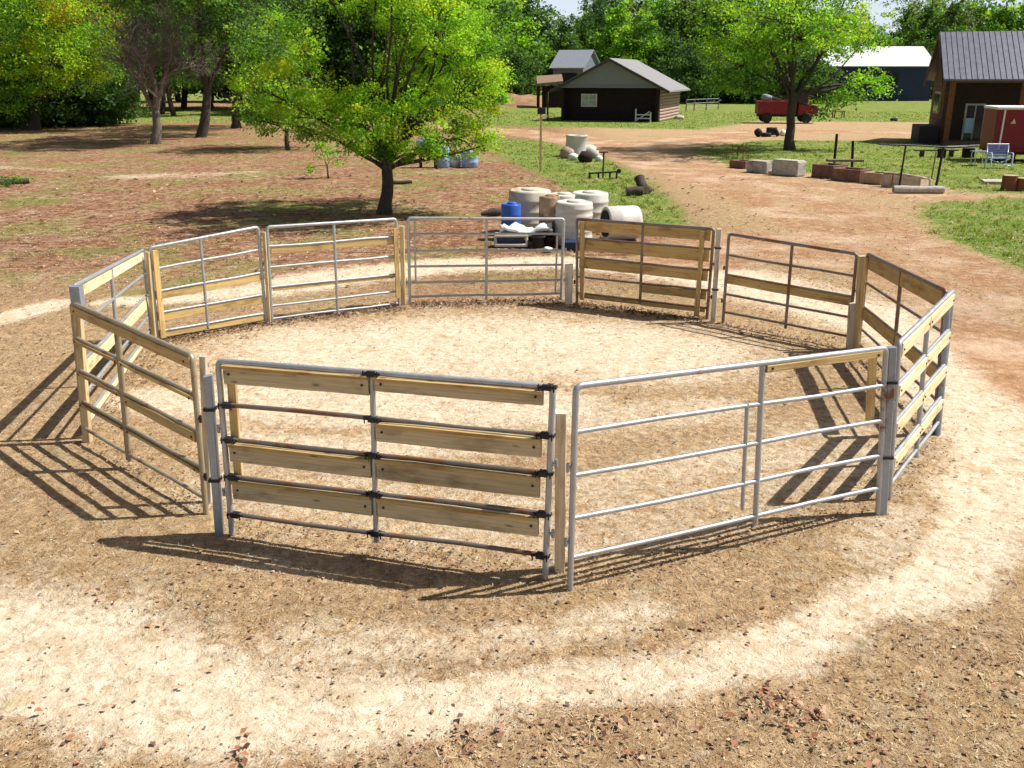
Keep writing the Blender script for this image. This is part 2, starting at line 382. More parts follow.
def ground_mat():
    s = N('earth'); a = s.n('ShaderNodeAttribute', attribute_name='mask'); sp = s.n('ShaderNodeSeparateColor'); s.l(a.outputs['Color'], sp.inputs[0])
    v = s.coord('Object')
    n_big = s.noise(v, .45, 6, .66); n_mid = s.noise(v, 2.1, 8, .74, .3); n_fin = s.noise(v, 11, 8, .76, .5); n_mot = s.noise(v, 4.6, 6, .7, .6); n_gr = s.noise(v, 60, 5, .75)
    def thr(mask, k, sharp):
        x = s.math('ADD', s.math('MULTIPLY', s.math('SUBTRACT', n_mid, .5), k), s.math('MULTIPLY', s.math('SUBTRACT', n_fin, .5), k*.7))
        x = s.math('ADD', x, s.math('MULTIPLY', s.math('SUBTRACT', n_mot, .5), k*.9))
        x = s.math('ADD', s.math('ADD', mask, x), s.math('MULTIPLY', s.math('SUBTRACT', n_big, .5), k*.5)); return s.math('MULTIPLY_ADD', s.math('SUBTRACT', x, .5), sharp, .5, True)
    mp = s.n('ShaderNodeMapping'); mp.inputs['Scale'].default_value = (60, 14, 30); mp.inputs['Rotation'].default_value = (0, 0, .6); s.l(v, mp.inputs[0]); st1 = s.noise(mp.outputs[0], 1, 3, .6, .8)
    mp = s.n('ShaderNodeMapping'); mp.inputs['Scale'].default_value = (16, 66, 30); mp.inputs['Rotation'].default_value = (0, 0, -.3); s.l(v, mp.inputs[0]); st2 = s.noise(mp.outputs[0], 1, 3, .6, .8)
    straw = s.math('MAXIMUM', st1, st2)
    base = s.ramp(n_fin, [(.30, (.17, .095, .045)), (.44, (.42, .275, .15)), (.60, (.62, .45, .27))])
    base = s.mix(s.ramp(n_mid, [(.42, (0, 0, 0)), (.62, (.55, .55, .55))]), base, (.31, .19, .095))
    base = s.mix(s.ramp(n_mot, [(.50, (0, 0, 0)), (.64, (.6, .6, .6))]), base, (.25, .15, .075))
    base = s.mix(s.ramp(n_gr, [(.36, (.8, .8, .8)), (.46, (0, 0, 0))]), base, (.10, .06, .035))
    base = s.mix(s.ramp(straw, [(.60, (0, 0, 0)), (.70, (.75, .75, .75))]), base, (.60, .48, .31))
    base = s.mix(s.ramp(n_big, [(.47, (0, 0, 0)), (.62, (.35, .35, .35))]), base, (.36, .25, .10))
    n_far = s.noise(v, 4.0, 9, .85, .5)
    red = s.ramp(n_far, [(.38, (.05, .02, .012)), (.46, (.19, .085, .045)), (.54, (.33, .175, .10)), (.66, (.62, .43, .29))])
    red = s.mix(s.ramp(s.noise(v, .33, 7, .7), [(.49, (0, 0, 0)), (.56, (.75, .75, .75))]), red, s.ramp(n_far, [(.38, (.09, .085, .02)), (.6, (.32, .29, .10))]))
    red = s.mix(s.ramp(s.noise(v, .6, 7, .7), [(.57, (0, 0, 0)), (.68, (.5, .5, .5))]), red, (.50, .37, .25))
    wcol = a.outputs['Alpha']
    c = s.mix(wcol, base, red)
    sand = s.ramp(n_fin, [(.25, (.40, .30, .195)), (.42, (.60, .50, .365)), (.6, (.74, .65, .52))])
    sand = s.mix(s.ramp(n_gr, [(.34, (.6, .6, .6)), (.44, (0, 0, 0))]), sand, (.36, .25, .15))
    sand = s.mix(s.ramp(n_mid, [(.5, (0, 0, 0)), (.66, (.65, .65, .65))]), sand, (.42, .28, .15))
    sand = s.mix(s.ramp(n_mot, [(.52, (0, 0, 0)), (.68, (.55, .55, .55))]), sand, (.46, .32, .18))
    c = s.mix(thr(sp.outputs[0], 2.4, 1.25), c, sand)
    road = s.ramp(s.noise(v, 3.2, 8, .8), [(.33, (.27, .15, .08)), (.5, (.39, .225, .125)), (.68, (.58, .40, .25))])
    road = s.mix(s.ramp(n_big, [(.47, (0, 0, 0)), (.6, (.6, .6, .6))]), road, (.62, .48, .35))
    c = s.mix(thr(sp.outputs[2], 1.0, 2.4), c, road)
    grass = s.ramp(s.noise(v, 6, 8, .8), [(.33, (.06, .10, .015)), (.5, (.14, .215, .035)), (.66, (.28, .34, .09))])
    grass = s.mix(s.ramp(s.noise(v, .7, 7, .72), [(.47, (0, 0, 0)), (.62, (.7, .7, .7))]), grass, (.34, .29, .12))
    c = s.mix(thr(sp.outputs[1], 1.5, 2.4), c, grass)
    vo = s.n('ShaderNodeTexVoronoi'); vo.inputs['Scale'].default_value = 11; s.l(v, vo.inputs['Vector'])
    dk = s.math('MULTIPLY', s.ramp(vo.outputs['Distance'], [(.10, (1, 1, 1)), (.19, (0, 0, 0))]), s.ramp(n_mid, [(.44, (0, 0, 0)), (.56, (1, 1, 1))]))
    c = s.mix(s.math('MULTIPLY', dk, .85), c, (.09, .05, .035))
    s.l(c, s.b.inputs['Base Color']); s.b.inputs['Roughness'].default_value = .95; s.b.inputs['Specular IOR Level'].default_value = .12
    h = s.math('ADD', s.math('ADD', s.math('MULTIPLY', n_mot, 1.6), s.math('ADD', s.math('MULTIPLY', n_fin, .7), s.math('MULTIPLY', n_mid, 1.2)), s.math('ADD', s.math('MULTIPLY', straw, .35), s.math('MULTIPLY', n_gr, .2))))
    hv = s.n('ShaderNodeTexVoronoi'); hv.feature = 'SMOOTH_F1'; hv.inputs['Scale'].default_value = 3.6; s.l(v, hv.inputs['Vector'])
    hm = s.ramp(s.noise(v, 1.1, 3), [(.50, (0, 0, 0)), (.62, (1, 1, 1))])
    dent = s.math('MULTIPLY', s.math('SUBTRACT', s.ramp(hv.outputs['Distance'], [(.05, (0, 0, 0)), (.34, (1, 1, 1))]), 1.), hm)
    h = s.math('ADD', h, s.math('MULTIPLY', dent, .8))
    h = s.math('MULTIPLY', h, s.math('SUBTRACT', 1., s.math('MULTIPLY', sp.outputs[0], .45))); s.bump(h, 1.0, .06); return s.m
M_ground = ground_mat()
def earth_bank():
    c = G(512, 105.5); vs, fs = [], []; n, m = 60, 40; rx, ry = 9.5, 9.
    for j in range(m):
        for i in range(n):
            x = (i/(n-1)*2-1)*rx; y = (j/(m-1)*2-1)*ry; d = math.hypot(x/rx, y/ry); h = max(0, 1-d*d)**1.3*1.5*(1+.3*mnoise.noise(Vector((x*.35, y*.35, 2))))
            vs.append((c.x+x, c.y+y, h+.12*mnoise.noise(Vector((x*1.1, y*1.1, 5)))-.1))
    fs = [(j*n+i, j*n+i+1, (j+1)*n+i+1, (j+1)*n+i) for j in range(m-1) for i in range(n-1)]
    me = bpy.data.meshes.new('hill'); me.from_pydata(vs, [], fs); me.polygons.foreach_set('use_smooth', [True]*len(fs))
    o = link('hill', me, plain('orange earth', (.25, .15, .08), .95, var=.45, scale=.8, dirt=((.24, .24, .08), .56), bump=.5)); o['kind'] = 'structure'
earth_bank()
def sheet(name, fsel):
    used, inv = np.unique(fsel, return_inverse=True); n = len(fsel); me = bpy.data.meshes.new(name)
    me.vertices.add(len(used)); me.vertices.foreach_set('co', Vg[used].astype(np.float32).ravel())
    me.loops.add(n*4); me.loops.foreach_set('vertex_index', inv.ravel().astype(np.int32)); me.polygons.add(n)
    me.polygons.foreach_set('loop_start', np.arange(0, n*4, 4, dtype=np.int32)); me.polygons.foreach_set('loop_total', np.full(n, 4, dtype=np.int32)); me.update(calc_edges=True)
    at_ = me.attributes.new('mask', 'FLOAT_COLOR', 'POINT'); at_.data.foreach_set('color', Cg[used].astype(np.float32).ravel())
    me.polygons.foreach_set('use_smooth', np.ones(n, bool)); o = link(name, me, M_ground); o['kind'] = 'structure'; return o
sheet('ground', q[~rf]); sheet('dirt_road', q[rf])
# ---- litter and grass that nobody could count
def scatter(n, umin, umax, vmin, vmax):
    u = rng.uniform(umin, umax, n); v = rng.uniform(vmin, vmax, n)
    x = (u-512)/F; y = (384-v)/F; d2 = -SP+y*CP; t = -CH/d2
    return x*t, (CP+y*SP)*t
def dry_leaves(n=15000):
    Y = np.exp(rng.uniform(math.log(4.6), math.log(40), n)); X = Y*rng.uniform(-.75, .75, n)
    sm, g_, r_, e_ = masks(X, Y); keep = rng.uniform(size=n) < np.clip(.07+.9*(1-sm)*(.25+.75*sst(sin_noise(X, Y, 1.3, 31), -.2, .5))-r_*.75, 0, 1)*(1-.75*(np.hypot(X-.2, (Y-12)*.85) < 4.6))
    X, Y = X[keep], Y[keep]; m = len(X); P = np.stack([X, Y, hgt(X, Y)+.008+Y*.0008], -1)
    V = leaf_quads(P, .033*np.maximum(1, Y/9)*rng.uniform(.5, 1.4, len(X))[:, None].ravel(), 2.6, .5, .7); pal = np.array([(.22, .10, .05), (.34, .20, .10), (.15, .075, .045), (.48, .35, .21), (.10, .055, .035), (.28, .12, .06)])
    C = pal[rng.integers(0, 6, m)]*rng.uniform(.7, 1.2, (m, 1)); return quads_mesh('fallen_leaves', V, C)
tag(link('fallen_leaves', dry_leaves(), M_dry), 'brown and rust dead leaves scattered over the sandy ground', 'leaf litter', kind='stuff')
# denser heaps of leaves in the foreground
cl = []
for (u, v, r, k) in ((772, 705, .16, 60), (800, 712, .1, 25), (620, 726, .12, 26), (467, 740, .1, 24), (238, 756, .08, 14), (180, 687, .02, 2), (918, 695, .08, 9), (1008, 690, .06, 7), (560, 748, .2, 16), (298, 664, .02, 2), (690, 740, .2, 20), (975, 655, .12, 10), (655, 627, .05, 4), (880, 760, .3, 24), (100, 600, .2, 8), (840, 757, .25, 16), (400, 752, .25, 14), (648, 655, .1, 6), (80, 752, .3, 10), (30, 735, .25, 8)):
    c0 = G(u, v)
    for _ in range(k): cl.append((c0.x+random.gauss(0, r), c0.y+random.gauss(0, r), .004+random.uniform(0, .02)))
P = np.array(cl); Vq = leaf_quads(P, .046, 1.2, .7, .62); pal = np.array([(.28, .10, .045), (.34, .15, .08), (.18, .07, .04), (.42, .25, .15), (.10, .045, .03)])
tag(link('leaf_heaps', quads_mesh('leaf_heaps', Vq, pal[rng.integers(0, 5, len(P))]), M_dry), 'small drifts of curled rust red leaves in the foreground', 'leaf litter', kind='stuff')
def straws(n=16000):
    Y = np.exp(rng.uniform(math.log(4.6), math.log(22), n)); X = Y*rng.uniform(-.7, .7, n)
    sm, g_, r_, e_ = masks(X, Y); keep = rng.uniform(size=n) < np.clip(1.0-.93*sm-r_*.9, .03, 1)
    X, Y = X[keep], Y[keep]; m = len(X); P = np.stack([X, Y, hgt(X, Y)+.014], -1); a = rng.uniform(0, 6.28, m); L = rng.uniform(.02, .085, m)
    d = np.stack([np.cos(a), np.sin(a), rng.normal(0, .22, m)], -1); b = np.stack([-np.sin(a), np.cos(a), np.zeros(m)], -1)*.0022; V = np.empty((m, 4, 3))
    V[:, 0] = P-d*L[:, None]/2-b; V[:, 1] = P+d*L[:, None]/2-b*.4; V[:, 2] = P+d*L[:, None]/2+b*.4; V[:, 3] = P-d*L[:, None]/2+b
    pal = np.array([(.52, .40, .24), (.42, .31, .17), (.60, .50, .33), (.20, .12, .07), (.30, .19, .10)]); return quads_mesh('straw', V, pal[rng.integers(0, 5, m)])
def crumbs(n=55000):
    Y = np.exp(rng.uniform(math.log(4.6), math.log(26), n)); X = Y*rng.uniform(-.7, .7, n)
    sm, g_, r_, e_ = masks(X, Y); keep = rng.uniform(size=n) < np.clip((1.0-.86*sm)*(.35+.65*sst(sin_noise(X, Y, 2.2, 55), -.4, .4))-r_*.6, .05, 1)
    X, Y = X[keep], Y[keep]; m = len(X); P = np.stack([X, Y, hgt(X, Y)+.004+.0004*Y], -1); V = leaf_quads(P, .014*np.maximum(1, Y/8), .9, .8, .7)
    pal = np.array([(.50, .38, .23), (.40, .28, .16), (.62, .50, .33), (.13, .075, .045), (.20, .12, .07), (.30, .18, .10), (.16, .07, .04)]); return quads_mesh('crumbs', V, pal[rng.integers(0, 7, m)])
tag(link('leaf_crumbs', crumbs(), M_dry), 'fine brown crumbs of dead leaf and earth covering the trodden ground', 'leaf litter', kind='stuff')
tag(link('straw', straws(), M_dry), 'short dry straw and twigs strewn on the trodden earth', 'straw', kind='stuff')
def grass_blades(n=150000):
    Y = np.exp(rng.uniform(math.log(13), math.log(110), n)); X = Y*rng.uniform(-.62, .62, n)
    sm, g_, r_, e_ = masks(X, Y); keep = rng.uniform(size=n) < np.clip((g_-.52)*2.4, 0, 1)*sst(sin_noise(X, Y, 1.6, 77), -.7, .3)
    X, Y = X[keep], Y[keep]; m = len(X); P = np.stack([X, Y, hgt(X, Y)-.005], -1); hh = rng.uniform(.02, .05, m)*(1+Y/120); ww = (.006+Y*.0006)
    a = rng.uniform(0, 6.28, m); b = np.stack([np.cos(a), np.sin(a), 0*a], -1)*ww[:, None]; lean = rng.normal(0, .35, (m, 2)); tip = P+np.stack([lean[:, 0]*hh, lean[:, 1]*hh, hh], -1)
    V = np.stack([P-b, P+b, tip+b*.25, tip-b*.25], 1); pal = np.array([(.13, .22, .03), (.20, .30, .05), (.30, .37, .10), (.38, .37, .15), (.15, .28, .03)])
    return quads_mesh('grass', V, pal[rng.integers(0, 5, m)])
def tufts(n=2600):
    Y = np.exp(rng.uniform(math.log(12), math.log(60), n)); X = Y*rng.uniform(-.62, .62, n)
    sm, g_, r_, e_ = masks(X, Y); keep = rng.uniform(size=n) < np.clip((g_-.3)*1.6, 0, 1)*(1-r_)*(1-sm); X, Y = X[keep], Y[keep]; k = 16
    X = np.repeat(X, k)+rng.normal(0, .05, len(X)*k); Y = np.repeat(Y, k)+rng.normal(0, .05, len(Y)*k); m = len(X); P = np.stack([X, Y, hgt(X, Y)-.005], -1); hh = rng.uniform(.05, .14, m)
    a = rng.uniform(0, 6.28, m); b = np.stack([np.cos(a), np.sin(a), 0*a], -1)*(.005+Y*.0003)[:, None]; lean = rng.normal(0, .5, (m, 2)); tip = P+np.stack([lean[:, 0]*hh, lean[:, 1]*hh, hh], -1)
    pal = np.array([(.10, .18, .02), (.16, .25, .04), (.26, .32, .08), (.36, .34, .13)]); return quads_mesh('grass_tufts', np.stack([P-b, P+b, tip+b*.2, tip-b*.2], 1), pal[rng.integers(0, 4, m)])
tag(link('grass_tufts', tufts(), M_leaf), 'taller ragged grass tufts and weeds along the road verges', 'grass', kind='stuff')
tag(link('grass', grass_blades(), M_leaf), 'short thin grass growing in green patches beside the dirt road', 'grass', kind='stuff')
# ------------------------------------------------------------------ the round pen
PANELS = [
 # name kind, label, bottom left, top left, bottom right, top right, rail heights, mid position, pipe material, boards (rail, s0, s1, height, material)
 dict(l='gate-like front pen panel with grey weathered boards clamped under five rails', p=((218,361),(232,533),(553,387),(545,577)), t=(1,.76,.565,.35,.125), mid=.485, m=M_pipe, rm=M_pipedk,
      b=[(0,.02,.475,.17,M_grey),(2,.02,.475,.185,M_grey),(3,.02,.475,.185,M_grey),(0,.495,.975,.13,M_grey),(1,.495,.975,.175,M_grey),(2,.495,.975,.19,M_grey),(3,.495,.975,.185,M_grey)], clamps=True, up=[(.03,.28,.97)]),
 dict(l='front pen panel of bare galvanised rails with one yellow board at its top right', p=((576,386),(570,588),(886,348),(878,513)), t=(1,.785,.577,.365,.165), mid=.56, m=M_pipe,
      b=[(0,.57,.98,.06,M_board)], up=[(.965,.58,.97)], stub=(.515,.22,.80)),
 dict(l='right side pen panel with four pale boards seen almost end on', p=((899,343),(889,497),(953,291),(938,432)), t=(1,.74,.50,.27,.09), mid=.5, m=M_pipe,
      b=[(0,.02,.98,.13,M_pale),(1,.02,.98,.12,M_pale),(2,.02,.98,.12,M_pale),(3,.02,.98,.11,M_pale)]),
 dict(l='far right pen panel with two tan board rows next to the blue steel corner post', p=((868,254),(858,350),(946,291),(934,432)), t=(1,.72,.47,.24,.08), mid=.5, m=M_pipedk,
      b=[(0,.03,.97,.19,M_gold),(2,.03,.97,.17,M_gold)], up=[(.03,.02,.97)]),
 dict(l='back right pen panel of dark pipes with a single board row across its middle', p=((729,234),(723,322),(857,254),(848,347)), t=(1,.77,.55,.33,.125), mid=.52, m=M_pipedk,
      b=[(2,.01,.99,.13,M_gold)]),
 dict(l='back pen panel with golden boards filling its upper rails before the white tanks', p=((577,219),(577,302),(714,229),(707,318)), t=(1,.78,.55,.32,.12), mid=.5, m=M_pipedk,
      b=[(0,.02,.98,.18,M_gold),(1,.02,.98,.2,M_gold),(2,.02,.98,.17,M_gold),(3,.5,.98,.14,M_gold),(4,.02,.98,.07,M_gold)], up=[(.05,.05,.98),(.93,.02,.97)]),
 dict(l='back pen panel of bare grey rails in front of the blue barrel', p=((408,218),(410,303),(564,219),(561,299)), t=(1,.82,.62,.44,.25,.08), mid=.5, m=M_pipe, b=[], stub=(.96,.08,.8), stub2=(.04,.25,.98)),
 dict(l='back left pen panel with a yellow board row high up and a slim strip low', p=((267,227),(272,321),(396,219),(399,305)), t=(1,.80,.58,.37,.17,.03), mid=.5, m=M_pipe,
      b=[(1,.02,.98,.11,M_board),(3,.02,.98,.05,M_board)], up=[(.985,.1,.9)]),
 dict(l='left pen panel with three yellow board rows below two bare top rails', p=((149,248),(158,340),(258,227),(266,322)), t=(1,.77,.53,.30,.10), mid=.45, m=M_pipe,
      b=[(2,.02,.98,.11,M_board),(3,.02,.98,.11,M_board),(4,.02,.98,.09,M_board)], up=[(.04,.03,.97)]),
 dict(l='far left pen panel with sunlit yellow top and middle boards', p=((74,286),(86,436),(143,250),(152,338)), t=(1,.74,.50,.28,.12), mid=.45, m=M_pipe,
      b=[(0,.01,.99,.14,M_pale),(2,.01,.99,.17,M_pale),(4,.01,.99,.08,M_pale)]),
 dict(l='front left pen panel topped by a slanting yellow beam', p=((72,303),(85,440),(192,356),(206,512)), t=(1,.76,.53,.30,.10), mid=.42, m=M_pipebrown,
      b=[(0,.0,1.0,.10,M_board),(1,.0,1.0,.04,M_board),(2,.44,.99,.10,M_board),(2,.01,.40,.045,M_board),(3,.0,.99,.035,M_board)], stub=(.40,.05,.95)),
]
CEN = G(520, 372)
def make_panel(d):
    (tl, bl, tr_, br) = d['p']
    A, B = G(*bl), G(*br); A.z = B.z = -.01
    TA, TB = at(*tl, A.y), at(*tr_, B.y)
    root = empty('corral_fence', A.copy(), d['l'], 'corral panel', 'metal and board panels forming the round pen')
    def P(s, t): return A.lerp(B, s).lerp(TA.lerp(TB, s), t)
    out = (B-A).cross(Vector((0, 0, 1))).normalized()
    if out.dot(A.lerp(B, .5)-CEN) < 0: out = -out
    H = (TA-A).length; L = (B-A).length; r = .026; rm = d.get('rm', d['m'])
    # rounded end frame, one bent tube
    cr = .05; pts = [P(0, 0), P(0, 1-cr*1.2/H)]
    for k in (1, 2, 3): th = k/4*math.pi/2; pts.append(P((1-math.cos(th))*cr/L, 1-(1-math.sin(th))*cr/H))
    pts += [P(cr/L, 1)]+[P(1-cr/L, 1)]
    for k in (1, 2, 3): th = k/4*math.pi/2; pts.append(P(1-(1-math.sin(th))*cr/L, 1-(1-math.cos(th))*cr/H))
    pts += [P(1, 1-cr*1.2/H), P(1, 0)]
    MB().tube(pts, r, 10).build('frame', d['m'], root)
    ms = d['mid']; MB().tube([P(ms, d['t'][-1]-.05)+out*-.0, P(ms, .3), P(ms, .99)], .025, 8).build('middle_post', d['m'], root)
    for t in d['t'][1:]:
        sag = random.uniform(-.006, .006); MB().tube([P(.0, t), P(.25, t+sag), P(.5, t+sag*.5), P(.75, t-sag), P(1., t)], .0205, 8).build('rail', rm, root)
    for (ri, s0, s1, hb, m) in d['b']:
        t = d['t'][ri]; j = random.uniform(-.008, .008); dz = hb/2+.014
        # a row is two lengths of board when it passes the middle post
        segs = [(s0, s1)] if (s1-s0) < .6 or ri == 0 and hb < .11 else [(s0, ms-.006), (ms+.006, s1)]
        for (a, b) in segs:
            e = random.uniform(-.005, .003)
            MB().beam(P(a, t)+out*.012+Vector((0, 0, -dz+e)), P(b, t)+out*.012+Vector((0, 0, -dz+e+j)), hb, .042, out, .004, .004, 4).build('board', m, root)
            for q_ in (.04, .96):
                bc = P(a+(b-a)*q_, t)+out*.033+Vector((0, 0, -dz+e)); MB().tube([bc, bc+out*.009], .011, 7).build('bolt', M_iron, root)
            if m is M_grey: MB().beam(P(a, t)+out*.045+Vector((0, 0, -.035)), P(b, t)+out*.045+Vector((0, 0, -.035+j)), .03, .026, out, .002, .003, 3).build('painted_sunlit_edge', M_gold, root)  # added golden strip: paints the sunlit top edge of the grey board
    for (sx, t0, t1) in d.get('up', []):
        MB().beam(P(sx, t0)-out*.045, P(sx, t1)-out*.045, .08, .035, (B-A).cross(Vector((0, 0, 1))), .003, .004, 3).build('upright_board', M_board, root)
    for key in ('stub', 'stub2'):
        if key in d:
            sx, t0, t1 = d[key]; MB().tube([P(sx, t0), P(sx, t1)], .018, 8).build('brace_pipe', d['m'], root)
    if d.get('clamps'):
        for t in d['t']:
            for sx in (.02, ms, .985):
                if t == 1 and sx < .1: continue
                mb = MB(); c = P(sx, t); dd = (B-A).normalized()
                mb.beam(c-dd*.075, c+dd*.075, .02, .058, out); mb.beam(c-dd*.035+out*.01, c+dd*.035+out*.01, .046, .062, out)
                for k in (-.06, .06): mb.tube([c+dd*k-out*.03+Vector((0, 0, -.012)), c+dd*k+out*.055+Vector((0, 0, .006))], .008, 6); mb.tube([c+dd*k+out*.045-Vector((0, 0, .03)), c+dd*k+out*.045+Vector((0, 0, .028))], .006, 5)
                mb.build('clamp', M_iron, root)
    # hinge lugs at both ends
    for sx in (0, 1):
        for t in (.25, .62):
            c = P(sx, t); dd = (B-A).normalized()*(1 if sx else -1); mb = MB(); mb.tube([c, c+dd*.05], .011, 6); mb.tube([c+dd*.05-Vector((0, 0, .035)), c+dd*.05+Vector((0, 0, .035))], .014, 6)
            mb.build('hinge_lug', M_iron if d['m'] is not M_pipe else M_steel, root)
    return root
for d in PANELS: make_panel(d)
def fence_litter():
    P = []
    for k, d in enumerate(PANELS):
        A, B = G(*d['p'][1]), G(*d['p'][3]); n = int((B-A).length*(330 if k in (5, 6, 7, 8) else 120)); t = rng.uniform(0, 1, n)
        inn = (CEN-A.lerp(B, .5)).normalized(); o = rng.normal(.12, .16, n)
        x = A.x+(B.x-A.x)*t+inn.x*o; y = A.y+(B.y-A.y)*t+inn.y*o; P.append(np.stack([x, y, hgt(x, y)+.01+rng.uniform(0, .015, n)], -1))
    P = np.concatenate(P); pal = np.array([(.10, .06, .04), (.16, .09, .05), (.22, .12, .07), (.07, .045, .03), (.34, .22, .13)])
    return quads_mesh('fence_line_litter', leaf_quads(P, .03*np.maximum(1, P[:, 1]/11), 1.2, .8, .65), pal[rng.integers(0, 5, len(P))])
tag(link('fence_line_litter', fence_litter(), M_dry), 'dark leaf and bark litter gathered along the foot of the pen panels', 'leaf litter', kind='stuff')
def pen_post(px_b, px_t, wdt, mat, label, round_=False, cap=None, rz=0.):
    b = G(*px_b); t = at(*px_t, b.y); root = empty('pen_post', b.copy(), label, 'post', 'posts between the pen panels')
    top = t
    mb = MB()
    if round_: mb.tube([b-Vector((0, 0, .3)), b.lerp(top, .5)+Vector((.004, 0, 0)), top], wdt/2, 12)
    else: mb.beam(b-Vector((0, 0, .3)), top, wdt, wdt, (math.cos(rz), math.sin(rz), 0), .004, .006, 5)
    mb.build('shaft', mat, root)
    if cap == 'steel':
        MB().beam(top-Vector((0, 0, .24)), top+Vector((0, 0, .012)), wdt+.03, wdt+.03, (math.cos(rz), math.sin(rz), 0)).build('cap', M_steel, root)
    if cap == 'band':
        for h in (.35, .8):
            c = b.lerp(top, h); MB().beam(c-Vector((0, 0, .012)), c+Vector((0, 0, .012)), wdt+.03, wdt+.03, (math.cos(rz), math.sin(rz), 0)).build('band', M_iron, root)
    return root
pen_post((219,532),(208,376),.07,M_steel,'thick blue grey steel post left of the front gate-like panel',cap='band')
pen_post((207,500),(203,356),.06,M_postgrey,'weathered wooden stake behind the thick steel post at front left')
pen_post((560,568),(561,412),.085,M_posttan,'weathered pale wooden post in the gap between the two front panels')
pen_post((884,512),(892,347),.07,M_steel,'blue steel post where front bare panel meets the right boarded panel',cap='band',round_=False)
pen_post((939,433),(948,294),.07,M_steel,'steel post at the far right corner of the pen',round_=True)
pen_post((857,349),(862,256),.085,M_post,'brown timber post right of the dark pipe panel at back right')
pen_post((851,348),(853,303),.10,M_postgrey,'short pale stub post right of the dark pipe panel')
pen_post((713,321),(719,229),.07,M_postgrey,'tall grey post right of the golden boarded panel',cap='band')
pen_post((569,302),(569,264),.14,M_postgrey,'short pale stump post left of the golden boarded panel')
pen_post((403,304),(402,226),.075,M_post,'yellow timber post behind the meeting of the two back left panels')
pen_post((269,322),(264,232),.05,M_post,'thin timber post between the left back panels')
pen_post((154,341),(147,252),.06,M_post,'rough timber post at the back left of the pen',)
pen_post((86,440),(76,287),.08,M_post,'yellow timber corner post with steel cap at the far left',cap='steel')
# ------------------------------------------------------------------ trees
def greens(kind):
    return {'bright': [(.26, .52, .03), (.33, .60, .04), (.42, .64, .05), (.19, .42, .03)], 'yellow': [(.42, .58, .04), (.50, .60, .04), (.34, .52, .03)],
            'mid': [(.12, .26, .04), (.18, .34, .05), (.08, .19, .035)], 'dark': [(.045, .11, .03), (.07, .15, .035), (.10, .19, .05)],
            'grey': [(.12, .16, .07), (.09, .13, .05), (.15, .19, .09)], 'orange': [(.42, .26, .03), (.38, .32, .03)]}[kind]
def crown_mesh(name, lobes, n_clump, n_leaf, size, clump_r, kinds, flat=.6, shell=.45):
    """lobes: (centre, radius xyz, [palette])"""
    vol = np.array([l[1][0]*l[1][1]+l[1][0]*l[1][2] for l in lobes]); vol = vol/vol.sum(); Ps, Cs, tips = [], [], []
    for (c, r, *pk), f in zip(lobes, vol):
        k = max(3, int(n_clump*f)); d = rng.normal(size=(k, 3)); d /= np.linalg.norm(d, axis=1)[:, None]; rad = (shell+(1-shell)*rng.uniform(size=k)**.6)[:, None]
        cc = np.array(c)+d*rad*np.array(r); pal_k = pk[0] if pk else kinds
        for q_ in cc:
            pal = greens(pal_k[rng.integers(len(pal_k))]); base = np.array(pal[rng.integers(len(pal))])*rng.uniform(.85, 1.15)
            m = max(3, int(n_leaf*rng.uniform(.6, 1.4))); rr = clump_r*rng.uniform(.6, 1.4)
            p = rng.normal(size=(m, 3))*np.array([rr, rr, rr*flat])*.6; dr = -np.hypot(p[:, 0], p[:, 1])*.25; p[:, 2] += dr
            Ps.append(q_+p); Cs.append(base*rng.uniform(.8, 1.2, (m, 1)))
            tips.append((Vector(c), Vector(q_)))
    P = np.concatenate(Ps); C = np.concatenate(Cs)
    return quads_mesh(name, leaf_quads(P, size, .12, .3, .62), C), tips
def bend(a, b, k=.12, n=4):
    a = Vector(a); b = Vector(b); L = (b-a).length; o = Vector((random.uniform(-1, 1), random.uniform(-1, 1), random.uniform(-.2, .8)))*L*k
    return [a.lerp(b, i/n)+o*math.sin(math.pi*i/n)+Vector((random.uniform(-1, 1), random.uniform(-1, 1), random.uniform(-1, 1)))*L*.015 for i in range(n+1)]
def taper(r0, r1, n): return [r0+(r1-r0)*i/(n-1) for i in range(n)]
def tree_at(name, label, base, top_fork, r0, lobes, n_clump, n_leaf, size, clump_r, kinds, group=None, twigs=120, bk=None, root_loc=None, shell=.45, cat='tree', flat=.6):
    root = empty(name, base, label, cat, group); bk = bk or M_bark
    mb = MB(); tp = bend(base-Vector((0, 0, .1)), top_fork, .04, 5); mb.tube(tp, [r0*1.45, r0*1.05, r0*.95, r0*.9, r0*.85, r0*.8], 12)
    for c, r, *_ in lobes:
        st = tp[-1].lerp(tp[-2], random.uniform(0, 1)); pts = bend(st, c, .10, 5); mb.tube(pts, taper(r0*random.uniform(.26, .42), r0*.10, 6), 8)
    me, tips = crown_mesh('crown', lobes, n_clump, n_leaf, size, clump_r, kinds, flat, shell)
    for (a, b) in random.sample(tips, min(twigs, len(tips))): mb.tube(bend(a.lerp(Vector(top_fork), .15), b, .1, 3), taper(r0*.14, r0*.03, 4), 5, False)
    mb.build('trunk', bk, root); link('crown', me, M_leaf, root); return root
def px_lobes(L, Y, rnd=1.5):
    out = []
    for (u, v, ru, rv, dy, *pk) in L:
        c = at(u, v, Y+dy); m = Y/F; out.append((tuple(c), (ru*m, (ru+rv)/2*m*rnd, rv*m), *pk))
    return out
